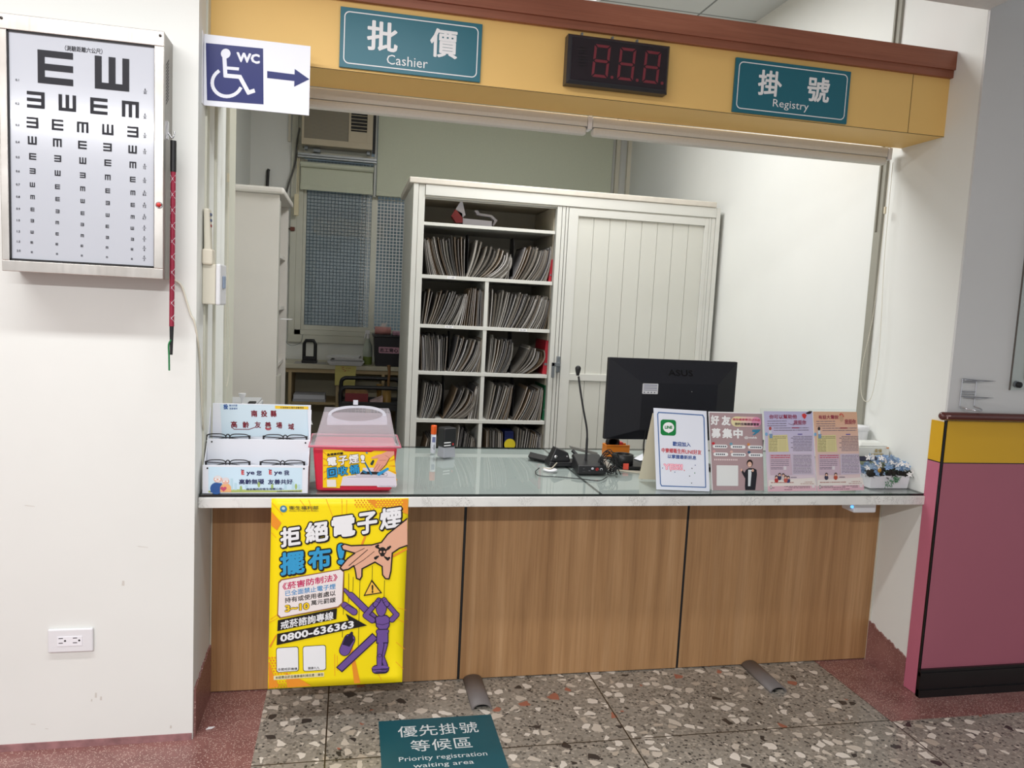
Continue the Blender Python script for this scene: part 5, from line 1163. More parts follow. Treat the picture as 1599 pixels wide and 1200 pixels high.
lead([(848, 733, .002), (860, 736, .007), (872, 727, .012), (885, 722, .004), (900, 722, .002)], .0028, mat('beige_lead', (186, 178, 160), .5), 'short beige lead across the white disc')
lead([(1000, 742, 0), (1008, 739, 0), (985, 737, 0), (965, 736, 0), (1012, 741, 0), (1022, 738, 0)], .0024, mat('beige_lead', (186, 178, 160), .5), 'beige lead lying between the cable tangle and the white leaflet stand')
# coiled black cable bundle right of the microphone
b = MB(); r9 = random.Random(11); c0 = atZ(953, 742, CT)
for k in range(9):
    ph = r9.uniform(0, 6.3); aa, bb = r9.uniform(.022, .036), r9.uniform(.05, .085); ox, oy = c0[0] + r9.uniform(-.006, .006), c0[1] + .02 + r9.uniform(-.01, .03); tl = r9.uniform(-.5, .5); pts = []
    for i in range(28):
        q = 2 * math.pi * i / 28; u, v = aa * math.cos(q), bb * (math.sin(q) + 1.0)
        pts.append((ox + u * math.cos(tl) + .006 * math.sin(3 * q + ph), oy + u * math.sin(tl) + .012 * math.cos(2 * q + ph), Z0 + .003 + v * .56))
    b.tube(pts, .0018, None, 6, True)
for k in range(5):
    xx = c0[0] + r9.uniform(-.03, .03); b.tube(bez([(xx, c0[1] + .05, Z0 + .003), (xx + r9.uniform(-.02, .02), c0[1], Z0 + .03 + r9.uniform(0, .03)), (xx + .01, c0[1] - .015, Z0 + .003)], 14), .0022, None, 6)
tag(b.build('cable_bundle', M_blackm), 'tangled bundle of black cable beside the microphone', 'cable')

# monitor seen from behind
t = thing('monitor', 'black computer monitor seen from behind with asset sticker', 'monitor', (1.36, 3.08, Z0))
x0, x1, z0, z1, ym = 1.066, 1.657, .909, 1.258, 3.06
box('screen_bezel', x0, x1, ym + .0105, ym + .03, z0, z1, M_black, t, .004)
ix0, ix1, iz0, iz1 = 1.206, 1.549, .958, 1.159
b = MB(); o_ = ring(x0, x1, ym + .01, 0, 0)
O = [(x0, ym + .010, z0), (x1, ym + .010, z0), (x1, ym + .010, z1), (x0, ym + .010, z1)]; I = [(ix0, ym - .035, iz0), (ix1, ym - .035, iz0), (ix1, ym - .035, iz1), (ix0, ym - .035, iz1)]
b.add(O + I, [(0, 1, 5, 4), (1, 2, 6, 5), (2, 3, 7, 6), (3, 0, 4, 7), (4, 5, 6, 7), (3, 2, 1, 0)]); b.build('back_shell', M_monitor, t, .003)
A = artU(ix0 + .0, ix0 + .072, iz1 - .048, iz1 - .002, ym - .0351, 100, 62); A.rrect(1, 1, 98, 60, 4, ink(206, 206, 210), 0)
for y_, m_ in ((8, (90, 96, 130)), (18, (120, 124, 140)), (27, (110, 114, 140)), (37, (120, 124, 140))): A.rect(8, y_, 92, y_ + 4, ink(*m_), 1)
for x_ in (10, 34, 54, 74): A.rect(x_, 48, x_ + 7, 55, ink(96, 98, 110), 1)
A.build('asset_sticker', t)
V_ = (iz1 - z1); n_ = Vector((0, -.045, 0))
A = Art([(0, 0), (343, 0), (343, 100), (0, 100)], (ix0 + .0, ym + .010, z1), (ix1, ym + .010, z1), (ix0, ym - .035, iz1), .0008)
A.text('ASUS', 120, 42, 232, 68, ink(12, 12, 14, .25), 0, .02); A.build('maker_mark', t)
MB().ball((1.43, ym - .0355, 1.127), .0022, None, 8).build('screw', M_chrome, t)
b = MB(); b.hexa(ring(1.315, 1.405, 3.07, 3.10, Z0 + .012), ring(1.325, 1.395, 3.065, 3.085, .96)); b.build('neck', M_black, t, .004)
b = MB(); b.box(1.13, 1.56, 2.985, 3.20, Z0, Z0 + .011); b.build('base', M_black, t, .004)
MB().tube(bez([(1.265, 3.03, .955), (1.27, 3.02, .92), (1.285, 3.02, .88), (1.31, 3.05, .84), (1.33, 3.12, .815)], 24), .004, None, 8).build('power_cable', M_blackm, t)
MB().tube(bez([(1.235, 3.03, .955), (1.24, 3.05, .89), (1.26, 3.09, .83)], 16), .003, None, 8).build('video_cable', M_blackm, t)
# tape dispenser, tape roll, slip of paper, red sticker
p = atZ(964, 714, CT); tx, ty = p[0], 3.24
xa, xb = atY(946, 708, ty)[0], atY(983, 708, ty)[0]
t = thing('tape_dispenser', 'orange tape dispenser with black reel under the monitor corner', 'tape dispenser', ((xa + xb) / 2, ty, Z0))
b = MB(); b.box(xa, xb, ty, ty + .006, Z0, Z0 + .055); b.box(xa, xb, ty + .05, ty + .056, Z0, Z0 + .055); b.box(xa, xa + .006, ty + .006, ty + .05, Z0, Z0 + .055); b.box(xb - .006, xb, ty + .006, ty + .05, Z0, Z0 + .048); b.box(xa + .006, xb - .006, ty + .006, ty + .05, Z0, Z0 + .02)
b.build('case', mat('orange_plastic', (214, 122, 26), .4), t, .002)
MB().lathe([(.02, 0), (.03, 0), (.03, .024), (.02, .024), (.02, 0)], (xa + .04, ty + .042, Z0 + .062), None, 22, 'Y').build('reel', M_black, t); box('cutter', xb - .045, xb - .03, ty + .01, ty + .045, Z0 + .05, Z0 + .066, mat('red_dot', (200, 50, 50), .4), t)
p = atZ(974, 732, CT); q = atY(974, 722, 3.02)
t = thing('tape_roll', 'black tape roll standing on the monitor foot', 'tape roll', (q[0], 3.05, Z0 + .012))
MB().lathe([(.042, 0), (.045, .002), (.045, .040), (.042, .042), (.030, .042), (.030, .002), (.042, 0)], (q[0] + .004, 3.045, Z0 + .0115), None, 28).build('tape', M_black, t)
q = atY(977, 725, 2.984); tag(box('sticky_tag', q[0] - .012, q[0] + .012, 2.979, 2.9808, Z0 + .0005, Z0 + .026, mat('coral_paper', (226, 84, 66), .6)), 'small coral red sticky tag at the front of the monitor foot', 'tag')
pp = [atZ(990, 711, CT + .03), atZ(1004, 703.5, CT + .03), atZ(1022, 706, CT + .03), atZ(1024, 710, CT + .03), atZ(1000, 714.5, CT + .03)]
b = MB(); b.prism([(x, y, Z0 + .0135) for x, y, z in pp], (0, 0, .001)); 
t_ = b.build('paper_slip', mat('white_slip', (222, 224, 230), .7)); tag(t_, 'white slip of paper lying behind the black tape roll', 'paper')

# ---------------------------------------------------------------- leaflet stands on the counter
def leaning(BLpx, BRpx, TLpx, TRpx, dy):
    BL, BR = Vector(atZ(*BLpx, Z0 + .001)), Vector(atZ(*BRpx, Z0 + .001))
    TL, TR = Vector(atY(*TLpx, BL.y + dy)), Vector(atY(*TRpx, BR.y + dy))
    return TL, TR, BL, BR
def slab(b, TL, TR, BR, BL, n, th, m=None):
    n = Vector(n).normalized() * th
    return b.prism([BL, BR, TR, TL], n, m)
TL, TR, BL, BR = leaning((1025, 764.8), (1108, 768), (1020.6, 637.3), (1103.2, 642.3), .05)
t = thing('easel_sign', 'white folding counter sign inviting LINE friends, before the monitor', 'sign', ((BL.x + BR.x) / 2, BL.y, Z0))
nrm = (TL - BL).cross(TR - TL).normalized(); nrm = nrm if nrm.y > 0 else -nrm
slab(MB(), TL, TR, BR, BL, nrm, .004).build('front_board', mat('white_card_board', (224, 228, 238), .45), t)
lo_ = lambda v, y: (v[0], v[1] + y, Z0 + .0005)
bk = MB(); U = (BR - BL).normalized(); a = TL + nrm * .006 - Vector((0, 0, .02)); c_ = TR + nrm * .006 - Vector((0, 0, .02))
bk.prism([tuple(a), tuple(c_), (BR.x, BR.y + .17, Z0 + .001), (BL.x - .004, BL.y + .17, Z0 + .001)], (0, .003, 0)); bk.build('back_leg', mat('beige_card', (214, 204, 180), .7), t)
PX = [(135, 118), (727, 140), (782, 1042), (165, 1028)]   # drawing units of a 1553 x 1200 sheet
A = Art(PX, TL, TR, BL); lb = ink(64, 104, 160); nv = ink(58, 86, 150); rd_ = ink(196, 62, 70); grn = ink(4, 124, 58)
A.line([(190, 165), (685, 185), (700, 215), (735, 985), (225, 985), (212, 960), (180, 185)], 11, lb, 1, True); A.build('border', t)
A = Art(PX, TL, TR, BL); A.poly([(x, y + .02 * (x - 213)) for x, y in rr_pts(213, 240, 388, 413, 32)], grn, 1); A.ell(303, 326, 63, 56, W_, 2, 28); A.poly([(275, 365), (340, 360), (300, 392), (299, 376)], W_, 2)
A.text('LINE', 260, 308, 346, 342, grn, 3, .05); A.build('line_logo', t)
A = Art(PX, TL, TR, BL)
A.text('歡迎加入', 350, 478, 556, 530, nv, 1, .03, slope=.03); A.text('中寮鄉衛生所LINE好友', 224, 552, 678, 606, rd_, 1, .025, slope=.03); A.text('以掌握最新訊息', 294, 622, 622, 668, nv, 1, .025, slope=.03)
A.text('YES!!', 244, 728, 470, 800, ink(240, 150, 170), 1, .075); A.text('YES!!', 250, 734, 464, 794, ink(250, 206, 216), 3, 0)
for x, y, m_ in ((236, 780, nv), (330, 810, rd_), (378, 822, lb), (486, 800, rd_), (610, 738, nv), (574, 774, K_), (548, 862, K_), (572, 942, K_), (606, 826, grn)): A.ell(x, y, 6, 6, m_, 1, 8)
A.build('lettering', t)
M_acr = sheet_glass('acrylic', (.95, .97, .97, 1))
# pink flyer
TL, TR, BL, BR = leaning((1111.5, 766.2), (1193, 766.8), (1106, 643.2), (1190, 646), .05)
t = thing('flyer_stand', 'acrylic stand with mauve 好友募集中 flyer beside the white easel sign', 'leaflet stand', ((BL.x + BR.x) / 2, BL.y, Z0))
n_ = (TR - TL).cross(TL - BL).normalized(); n_ = n_ if n_.y > 0 else -n_
slab(MB(), TL, TR, BR, BL, n_, .0012).build('flyer', mat('mauve_print', (172, 146, 148), .5, var=.03, scale=6), t)
o = MB(); slab(o, TL + n_ * .002, TR + n_ * .002, BR + n_ * .002, BL + n_ * .002, n_, .003); o.prism([BL, BR, BR + Vector((0, .09, 0)), BL + Vector((0, .09, 0))], (0, 0, -.0008)); o.build('acrylic_back', M_acr, t)
box('black_edge', BR.x - .004, BR.x - .001, BR.y + .03, BR.y + .055, Z0 + .001, TR.z - .10, M_blackm, t)
PX = [(738, 160), (1328, 165), (1370, 1040), (775, 1035)]
A = Art(PX, TL, TR, BL); A.rect(738, 158, 1328, 170, W_, 0); A.poly([(738, 160), (748, 160), (785, 1036), (774, 1036)], W_, 0)
for ch, x, y, s_ in (('好', 762, 198, 92), ('友', 880, 200, 98), ('募', 770, 342, 102), ('集', 888, 342, 110), ('中', 1008, 342, 104)): A.text(ch, x, y, x + s_, y + 110, W_, 2, .05)
A.text('@ntshb', 1130, 424, 1270, 458, W_, 2, .02)
A.rrect(985, 206, 1316, 320, 56, ink(232, 190, 190), 1); A.rrect(985, 206, 1130, 320, 56, ink(228, 216, 170), 2); A.poly([(1090, 206), (1150, 206), (1150, 320), (1090, 320)], ink(230, 204, 186), 3); A.rrect(1210, 206, 1316, 320, 54, ink(222, 150, 180), 2)
A.text('南投健康樂活LINE@', 1002, 226, 1304, 256, ink(190, 60, 90), 4, .03); A.text('您的投縣健康管家', 1024, 274, 1296, 306, ink(60, 44, 50), 4, .03)
A.poly([(1218, 350), (1312, 346), (1290, 375), (1240, 410), (1216, 412), (1250, 380), (1216, 374)], ink(60, 130, 160), 2)
for i, (x, y, w_) in enumerate(((785, 524, 160), (978, 526, 165), (1170, 528, 162), (792, 612, 160), (982, 614, 165), (1176, 616, 160))):
    A.rrect(x, y, x + w_, y + 40, 20, W_, 2)
    for k in range(5 if i % 2 else 6): A.rect(x + 26 + k * 21, y + 12, x + 26 + k * 21 + 15, y + 28, ink(70, 76, 90), 3)
    A.ell(x + 6, y - 12, 17, 15, ink(*((200, 50, 60), (110, 160, 180), (210, 140, 80), (214, 160, 160), (220, 180, 170), (60, 100, 130))[i]), 3, 12)
for k in range(13): A.rect(800 + k * 20, 682, 800 + k * 20 + 14, 700, ink(226, 206, 206), 2)
A.rrect(826, 754, 1062, 984, 6, ink(226, 228, 226), 2)
sk = ink(222, 178, 156); blk = ink(34, 34, 40)
A.poly([(1140, 1030), (1136, 990), (1140, 900), (1110, 850), (1090, 800), (1104, 795), (1130, 835), (1150, 800), (1180, 782), (1230, 782), (1265, 800), (1270, 850), (1255, 990), (1250, 1030)], blk, 2)
A.poly([(1172, 800), (1212, 800), (1196, 985), (1170, 985)], ink(214, 220, 222), 3); A.ell(1190, 728, 34, 42, ink(44, 32, 30), 3, 18); A.ell(1188, 740, 24, 30, sk, 4, 16); A.line([(1178, 752), (1198, 752)], 5, W_, 5)
A.ell(1098, 805, 10, 16, sk, 4, 10); A.ell(1222, 808, 13, 16, sk, 4, 10); A.line([(1240, 850), (1215, 820)], 22, blk, 3)
A.build('flyer_print', t)
# two health leaflets in a double holder
tl1, tr2 = (1192.8, 642.4), (1338, 643.6)
TL, TR, BL, BR = leaning((1199, 768.4), (1346, 768), tl1, tr2, .05)
t = thing('leaflet_holder', 'clear double acrylic holder with lilac and peach leaflets next to the flower box', 'leaflet stand', ((BL.x + BR.x) / 2, BL.y, Z0))
n_ = (TR - TL).cross(TL - BL).normalized(); n_ = n_ if n_.y > 0 else -n_
up_ = (TL - BL) * .035
o = MB(); slab(o, TL + up_ + n_ * .004 - (TR - TL) * .03, TR + up_ + n_ * .004, BR + n_ * .004, BL + n_ * .004 - (TR - TL) * .03, n_, .003); o.prism([BL - (BR - BL) * .03, BR, BR + Vector((0, .09, 0)), BL - (BR - BL) * .03 + Vector((0, .09, 0))], (0, 0, -.0008)); o.build('acrylic_back', M_acr, t)
LS = [(130, 128), (960, 135), (1005, 845), (165, 850)]
def vgrad(name, a_, c2):
    m, nt, p = nodes(name, .5); tc = N(nt, 'ShaderNodeTexCoord'); sx = N(nt, 'ShaderNodeSeparateXYZ'); nt.links.new(tc.outputs['Generated'], sx.inputs[0])
    nt.links.new(ramp(nt, sx.outputs[2], [(.05, S(*c2)), (.9, S(*a_))]), p.inputs['Base Color']); return m
Ux, Vx = TR - TL, BL - TL
for k, (mm, ttl, xs, lab) in enumerate(((vgrad('lilac_print', (188, 184, 216), (220, 202, 208)), '你可以幫助他', 0, 'lilac leaflet'), (vgrad('peach_print', (218, 174, 144), (220, 202, 206)), '有話大聲說', 1, 'peach leaflet'))):
    a0, a1 = (0.0, .515) if k == 0 else (.522, 1.0)
    lt = TL + Ux * a0; rt = TL + Ux * a1; lb_ = lt + Vx; rb = rt + Vx
    lf = thing('leaflet', ('lilac health leaflet 你可以幫助他 in the left pocket of the clear holder', 'peach health leaflet 有話大聲說 in the right pocket of the clear holder')[k], 'leaflet', tuple((lb_ + rb) / 2), None)
    slab(MB(), lt, rt, rb, lb_, n_, .001).build('sheet', mm, lf)
    PXs = [(130, 128), (558, 135), (600, 845), (165, 850)] if k == 0 else [(565, 130), (960, 135), (1005, 845), (600, 845)]
    A = Art(PXs, lt, rt, lb_); dx = 0 if k == 0 else 432
    crim2 = ink(150, 44, 74); gy_ = ink(120, 112, 126); yb = ink(214, 204, 150); cream = ink(228, 220, 214)
    if k == 0:
        A.text(ttl, 176, 160, 420, 198, crim2, 2, .018); A.text('我挺你', 392, 210, 502, 252, crim2, 2, .018); A.poly([(464, 160), (485, 150), (506, 165), (500, 185), (488, 202), (468, 180)], ink(204, 60, 60), 2); A.poly([(495, 150), (530, 130), (556, 132), (540, 155), (515, 158)], ink(60, 44, 50), 2)
        A.line([(345, 240), (375, 250), (400, 238), (385, 258)], 3, ink(120, 70, 100), 2)
    else:
        A.text(ttl, 612, 162, 792, 198, crim2, 2, .018); A.text('我挺你', 848, 200, 950, 244, crim2, 2, .018); A.ell(820, 190, 18, 32, ink(196, 160, 130), 2, 16)
        for q in ((805, 160), (815, 152), (828, 158), (836, 172)): A.ell(q[0], q[1], 5, 8, ink(204, 70, 60), 3, 8)
    def tl_(x0_, x1_, y, h=5, m=gy_, s0=0):
        x = x0_; rr_ = random.Random(int(x0_ * 7 + y))
        while x < x1_: w_ = rr_.uniform(10, 34); A.rect(x, y, min(x + w_, x1_), y + h, m, 3); x += w_ + rr_.choice((2, 2, 5))
    for y in (214, 236, 256): tl_(160 + dx, 330 + dx, y)
    for y in (276, 296): tl_(215 + dx, 535 + dx - 10, y)
    A.rect(375 + dx, 274, 440 + dx, 282, crim2, 4)
    A.ell(184 + dx, 282, 12, 16, ink(*((180, 80, 70), (60, 50, 50))[k]), 4, 12); A.rect(174 + dx, 298, 196 + dx, 330, ink(206, 214, 220), 4); A.rect(178 + dx, 330, 204 + dx, 368, ink(120, 150, 180), 4); A.ell(150 + dx, 332, 12, 16, ink(120, 170, 210), 4, 10)
    A.poly([(166 + dx, 345), (335 + dx, 338), (350 + dx, 490), (170 + dx, 490)], yb, 2)
    for y in range(352, 486, 14): tl_(175 + dx, (330 if y < 378 else 248) + dx, y, 5, ink(130, 122, 90))
    for x in (264, 278, 292, 306, 320):
        for y in range(384, 486, 13): A.rect(x + dx, y, x + 4 + dx, y + 4, ink(140, 130, 100), 3)
    A.rect(428 + dx, 330, 468 + dx, 340, ink(120, 110, 170), 3)
    for y in range(352, 492, 14): tl_((388 if y % 3 else 368) + dx, 555 + dx - (0 if k == 0 else 14), y)
    A.poly([(178 + dx, 512), (366 + dx, 512), (380 + dx, 700), (186 + dx, 700)], ink(198, 176, 190), 2); A.poly([(376 + dx, 510), (546 + dx, 510), (572 + dx, 695), (382 + dx, 700)], ink(200, 188, 204), 2)
    for y in (520, 538): tl_(190 + dx, 360 + dx, y, 8, ink(190, 80, 96))
    for y in (562, 578, 594, 610, 630, 642): tl_(190 + dx, 350 + dx - (40 if y > 620 else 0), y)
    for y in range(522, 690, 13): tl_(390 + dx, 550 + dx, y)
    A.rrect(302 + dx, 620, 328 + dx, 652, 2, ink(216, 208, 214), 4)
    for i, (hx, hy_, c_) in enumerate(((240, 712, (180, 60, 60)), (268, 690, (60, 60, 90)), (300, 694, (200, 190, 190)), (322, 712, (190, 90, 80)), (345, 716, (70, 70, 110))) if k == 0 else ((250, 690, (60, 60, 80)), (335, 690, (180, 80, 60)))):
        A.ell(hx + dx, hy_ + 34, 18, 22, ink(*c_), 4, 12); A.ell(hx + dx, hy_ + 4, 14, 15, ink(52, 40, 42), 5, 12); A.ell(hx + dx, hy_ + 10, 10, 11, ink(220, 176, 156), 6, 10)
    A.poly([(170 + dx, 745), (580 + dx, 725), (596 + dx, 800), (168 + dx, 800)], cream, 3); A.poly([(168 + dx, 800), (596 + dx, 795), (598 + dx, 845), (165 + dx, 848)], ink(220, 180, 190), 3)
    for y, x0_, x1_ in ((762, 190, 430), (760, 455, 560), (776, 455, 575)): A.rect(0, 0, 0.1, 0.1, cream, 3); tl_(x0_ + dx, x1_ + dx, y + 1, 8 if x0_ == 190 else 5, ink(170, 120, 110))
    for y in (800, 812): tl_(200 + dx, 540 + dx, y, 6, ink(130, 110, 116))
    tl_(310 + dx, 465 + dx, 828, 6, ink(140, 90, 110)); A.rrect(555 + dx, 785, 582 + dx, 815, 2, ink(222, 214, 214), 5); A.rrect(184 + dx, 792, 198 + dx, 826, 3, ink(110, 100, 110), 5); A.rrect(187 + dx, 797, 195 + dx, 820, 2, cream, 6)
    A.rect(367 + dx, 718, 420 + dx, 724, gy_, 4) 
    A.build('print', lf)

# white flower box
fx0, fx1, fy0, fy1 = 2.044, 2.226, 2.648, 2.735
t = thing('flower_box', 'white planter box of artificial blue and white flowers at the wall', 'planter', ((fx0 + fx1) / 2, 2.69, Z0))
b = MB(); b.hexa(ring(fx0 + .004, fx1 - .004, fy0 + .004, fy1 - .004, Z0), ring(fx0, fx1, fy0, fy1, Z0 + .052)); b.build('box', mat('white_planter', (226, 224, 228), .35), t, .003)
r5 = random.Random(21); lf = MB(); M_leaf = mat('dark_leaf', (30, 52, 34), .7, var=.25, scale=60); M_leaf2 = mat('bright_fern', (44, 110, 66), .6, var=.2, scale=60); M_moss = mat('dark_moss', (34, 30, 24), .9, var=.3, scale=80)
mo = MB()
for k in range(26):
    x, y = r5.uniform(fx0, fx1), r5.uniform(fy0, fy1); mo.ball((x, y, Z0 + .054 + r5.uniform(0, .012)), r5.uniform(.010, .017), None, 8)
mo.ball((fx1 + .0, 2.66, Z0 + .062), .011, None, 8); mo.build('dark_foliage', M_moss, t)
for k in range(150):
    x, y, z = r5.uniform(fx0 - .006, fx1 + .004), r5.uniform(fy0 - .012, fy1), Z0 + r5.uniform(.045, .085); a = r5.uniform(0, 6.28); L = r5.uniform(.010, .022); w_ = L * .22; d = Vector((math.cos(a), -abs(math.sin(a)), r5.uniform(-.8, .3))) * L; s_ = Vector((-math.sin(a), math.cos(a), .4)) * w_
    p_ = Vector((x, y, z)); lf.add([p_, p_ + d * .5 + s_, p_ + d, p_ + d * .5 - s_], [(0, 1, 2, 3)])
lf.build('leaves', M_leaf, t)
fe = MB()
for k in range(60):
    q = r5.random(); p_ = Vector((2.125 + .035 * (1 - q) + r5.uniform(-.02, .02) - .012 * q, fy0 - .008 - .006 * q, Z0 + .056 - .045 * q * r5.uniform(.5, 1))); d = Vector((r5.uniform(-.012, .012), -.003, -r5.uniform(.004, .014))); s_ = Vector((.002, 0, .001)); fe.add([p_, p_ + d * .5 + s_, p_ + d, p_ + d * .5 - s_], [(0, 1, 2, 3)])
fe.build('fern_sprig', M_leaf2, t)
def flower(c_, R_, n, m, seed):
    rr = random.Random(seed); b = MB(); tilt = Vector((rr.uniform(-.5, .5), -1, rr.uniform(.1, 1.0))).normalized(); u = tilt.orthogonal().normalized(); v = tilt.cross(u)
    for i in range(n):
        a = 2 * math.pi * i / n + rr.uniform(-.2, .2); d = (u * math.cos(a) + v * math.sin(a)); s_ = (u * -math.sin(a) + v * math.cos(a)) * R_ * .30; l = R_ * rr.uniform(.8, 1.1)
        q = [c_ + tilt * .001, c_ + d * l * .55 + s_ + tilt * R_ * .22, c_ + d * l + tilt * R_ * .1, c_ + d * l * .55 - s_ + tilt * R_ * .22]; b.add(q, [(0, 1, 2, 3)], m)
    return b
M_fb = [mat('blue_petal_%d' % i, c_, .7, var=.1, scale=60) for i, c_ in enumerate(((150, 176, 206), (170, 194, 216), (128, 158, 196)))]; M_fw = mat('white_petal', (232, 230, 228), .7)
for k in range(84):
    q = r5.random(); x = fx0 - .006 + (fx1 - fx0 + .018) * q; hgt = (.088 + .030 * math.sin(math.pi * min(1, q * 1.15)) if q > .3 else .082) * r5.uniform(.72, 1.08); y = r5.uniform(fy0 - .012, fy1)
    flower(Vector((min(x, 2.228), y, Z0 + hgt)), r5.uniform(.012, .0175), r5.choice((5, 6, 7)), r5.choice(M_fb), k).build('blue_flower', None, t)
for k, (px, py) in enumerate(((1355, 715), (1362, 714), (1376, 716), (1382, 720), (1366, 724), (1374, 726), (1392, 723), (1400, 726), (1408, 725), (1416, 727), (1371, 730), (1425, 736), (1354, 731), (1420, 742))):
    p_ = Vector(atY(px, py, fy0 - .012)); p_.x = min(p_.x, 2.222); flower(p_, .0135, 5, M_fw, 100 + k).build('white_flower', None, t)
p_ = atY(1373.5, 735, fy0 - .014); MB().ball(p_, .007, None, 10, 1.3).build('bee_bead', mat('gold_striped_bead', (176, 130, 50), .5, var=.5, scale=160, stretch=(.1, .1, 1)), t)
# soft pack of tissues and white tub
t = thing('facial_tissue_pack', 'white and green soft tissue pack behind the flower box', 'tissues', (2.16, 2.83, Z0))
gx0, gx1, gy0, gy1 = 2.075, 2.228, 2.785, 2.875
b = MB(); b.hexa(ring(gx0, gx1 - .006, gy0, gy1, Z0), ring(gx0, gx1, gy0 - .002, gy1, Z0 + .085)); b.build('green_band', mat('pale_green_wrap', (176, 184, 150), .4), t, .006)
b = MB(); b.hexa(ring(gx0, gx1, gy0 - .002, gy1, Z0 + .0853), ring(gx0, gx1, gy0 - .002, gy1, Z0 + .104)); b.build('blue_band', mat('slate_wrap', (84, 84, 104), .4), t, .001)
b = MB(); b.hexa(ring(gx0, gx1, gy0 - .002, gy1, Z0 + .1042), ring(gx0 + .004, gx1, gy0 + .002, gy1 - .004, Z0 + .145)); b.build('white_wrap', mat('white_wrap', (222, 224, 218), .35), t, .004, 3)
b = MB(); b.hexa(ring(gx0 + .006, gx1 - .002, gy0 + .002, gy1 - .004, Z0 + .1452), ring(gx0 + .03, gx1 - .03, gy0 + .02, gy1 - .02, Z0 + .163)); b.build('gathered_top', mat('white_wrap', (222, 224, 218), .35), t, .006, 3)
A = artU(gx0, gx1, Z0 + .10, Z0 + .145, gy0 - .0015, 150, 45, lift=.0012); g2 = ink(176, 150, 80); A.text('柔情', 78, 8, 112, 24, g2, 0, .01); A.rect(64, 28, 122, 32, g2, 0); A.rect(132, 0, 144, 6, ink(220, 150, 100), 0); A.build('pack_print', t)
t = thing('plastic_tub', 'tall white plastic tub at the wall behind the leaflet holder', 'tub', (2.195, 2.945, Z0))
MB().lathe([(.030, 0), (.032, .16), (.034, .19)], (2.19, 2.935, Z0), None, 22).build('tub', M_white, t); MB().lathe([(.036, .1905), (.038, .194), (.038, .208), (.036, .212), (1e-5, .2125)], (2.19, 2.935, Z0), None, 22).build('lid', M_white, t)

# ---------------------------------------------------------------- poster hanging from the counter
yp = 2.5635
pTL = Vector((-.235, yp, .786)); pTR = Vector((.2105, yp, .786))
zb = atY(413, 1077, yp)[2]
pBL = Vector((-.235, yp, zb))
t = thing('poster', 'yellow anti vaping poster hanging from the counter front', 'poster', (-.012, yp, zb))
PX = [(88, 38), (888, 35), (843, 1148), (47, 1155)]   # drawing units of a 938 x 1200 sheet
Y1 = ink(250, 224, 16, .4); OR = ink(236, 148, 44, .4); PU = ink(112, 82, 152, .4); PD = ink(40, 28, 60, .4); KB = ink(30, 26, 26, .4); SKI = ink(228, 174, 146, .4); BL_ = ink(56, 156, 206, .4); WH = ink(236, 236, 238, .4); BR_ = ink(150, 98, 60, .4)
g = MB(); nx, nz = 16, 24
def sheet(u, v):
    p_ = pTL + (pTR - pTL) * u + (pBL - pTL) * v
    cu = max(0, u + v - 1.72); return Vector((p_.x, p_.y - .10 * cu * cu * 3 - 0, p_.z + .16 * cu * cu))
V = [sheet(i / nx, j / nz) for j in range(nz + 1) for i in range(nx + 1)]
Fs = [(j * (nx + 1) + i, j * (nx + 1) + i + 1, (j + 1) * (nx + 1) + i + 1, (j + 1) * (nx + 1) + i) for j in range(nz) for i in range(nx)]
g.add(V, Fs, None, True); o = g.build('paper', Y1, t); sm = o.modifiers.new('thick', 'SOLIDIFY'); sm.thickness = .0004; sm.offset = -1 if False else 1
class PArt(Art):
    def w(s, x, y, k=0):
        u, v = s.uv(x, y); return sheet(u, v) + s.N * (s.z + k * s.dz)
def poster_art(): return PArt(PX, pTL, pTR, pBL, .0012)
A = poster_art()
for q in ([(86, 112), (142, 178), (116, 221), (84, 193)], [(640, 44), (884, 38), (884, 130), (760, 90), (690, 92)], [(592, 330), (622, 258), (634, 258), (606, 330)], [(778, 380), (878, 330), (878, 342), (782, 392)], [(530, 920), (545, 920), (592, 1140), (555, 1142)], [(150, 1060), (250, 1110), (300, 1146), (160, 1150)], [(55, 1000), (110, 1140), (52, 1150)], [(60, 900), (100, 830), (104, 838), (66, 908)]): A.poly(q, OR, 1)
for q in ([(90, 62), (150, 132)], [(84, 235), (110, 262)], [(250, 45), (290, 100)], [(300, 45), (320, 112)], [(400, 40), (440, 150)], [(492, 40), (492, 150)], [(520, 45), (518, 130)], [(440, 960), (440, 1090)], [(60, 760), (110, 735)], [(70, 740), (112, 712)], [(820, 690), (870, 705)], [(800, 750), (860, 780)], [(810, 900), (862, 945)], [(806, 1020), (850, 1066)], [(700, 1090), (720, 1130)], [(455, 970), (455, 1060)]): A.line(q, 2.5, OR, 1)
for j in range(12):
    for i in range(8):
        x, y = 58 + i * 17 + (j % 2) * 8, 968 + j * 16
        if x - 50 < 140 - 8 * abs(j - 6) + (40 if j > 7 else 0) and x > 54: A.ell(x, y, 6.2 - .35 * i, 6 - .35 * i, OR, 2, 9)
for j in range(7):
    for i in range(16):
        x, y = 570 + i * 18 + (j % 2) * 9, 46 + j * 13
        if (x > 640 or y < 90) and x < 872: A.ell(x, y, 5, 4.5, Y1 if x > 690 and y < 120 else OR, 2, 9)
A.build('rays_and_dots', t)
A = poster_art()
A.ell(155, 97, 20, 20, ink(70, 130, 160), 2); A.ell(155, 94, 10, 8, ink(190, 214, 226), 3); A.text('衛生福利部', 187, 80, 355, 102, ink(60, 60, 50), 2, .01); A.text('Ministry of Health and Welfare', 187, 105, 355, 113, ink(60, 60, 50), 2, .01)
A.build('ministry_mark', t)
A = poster_art()
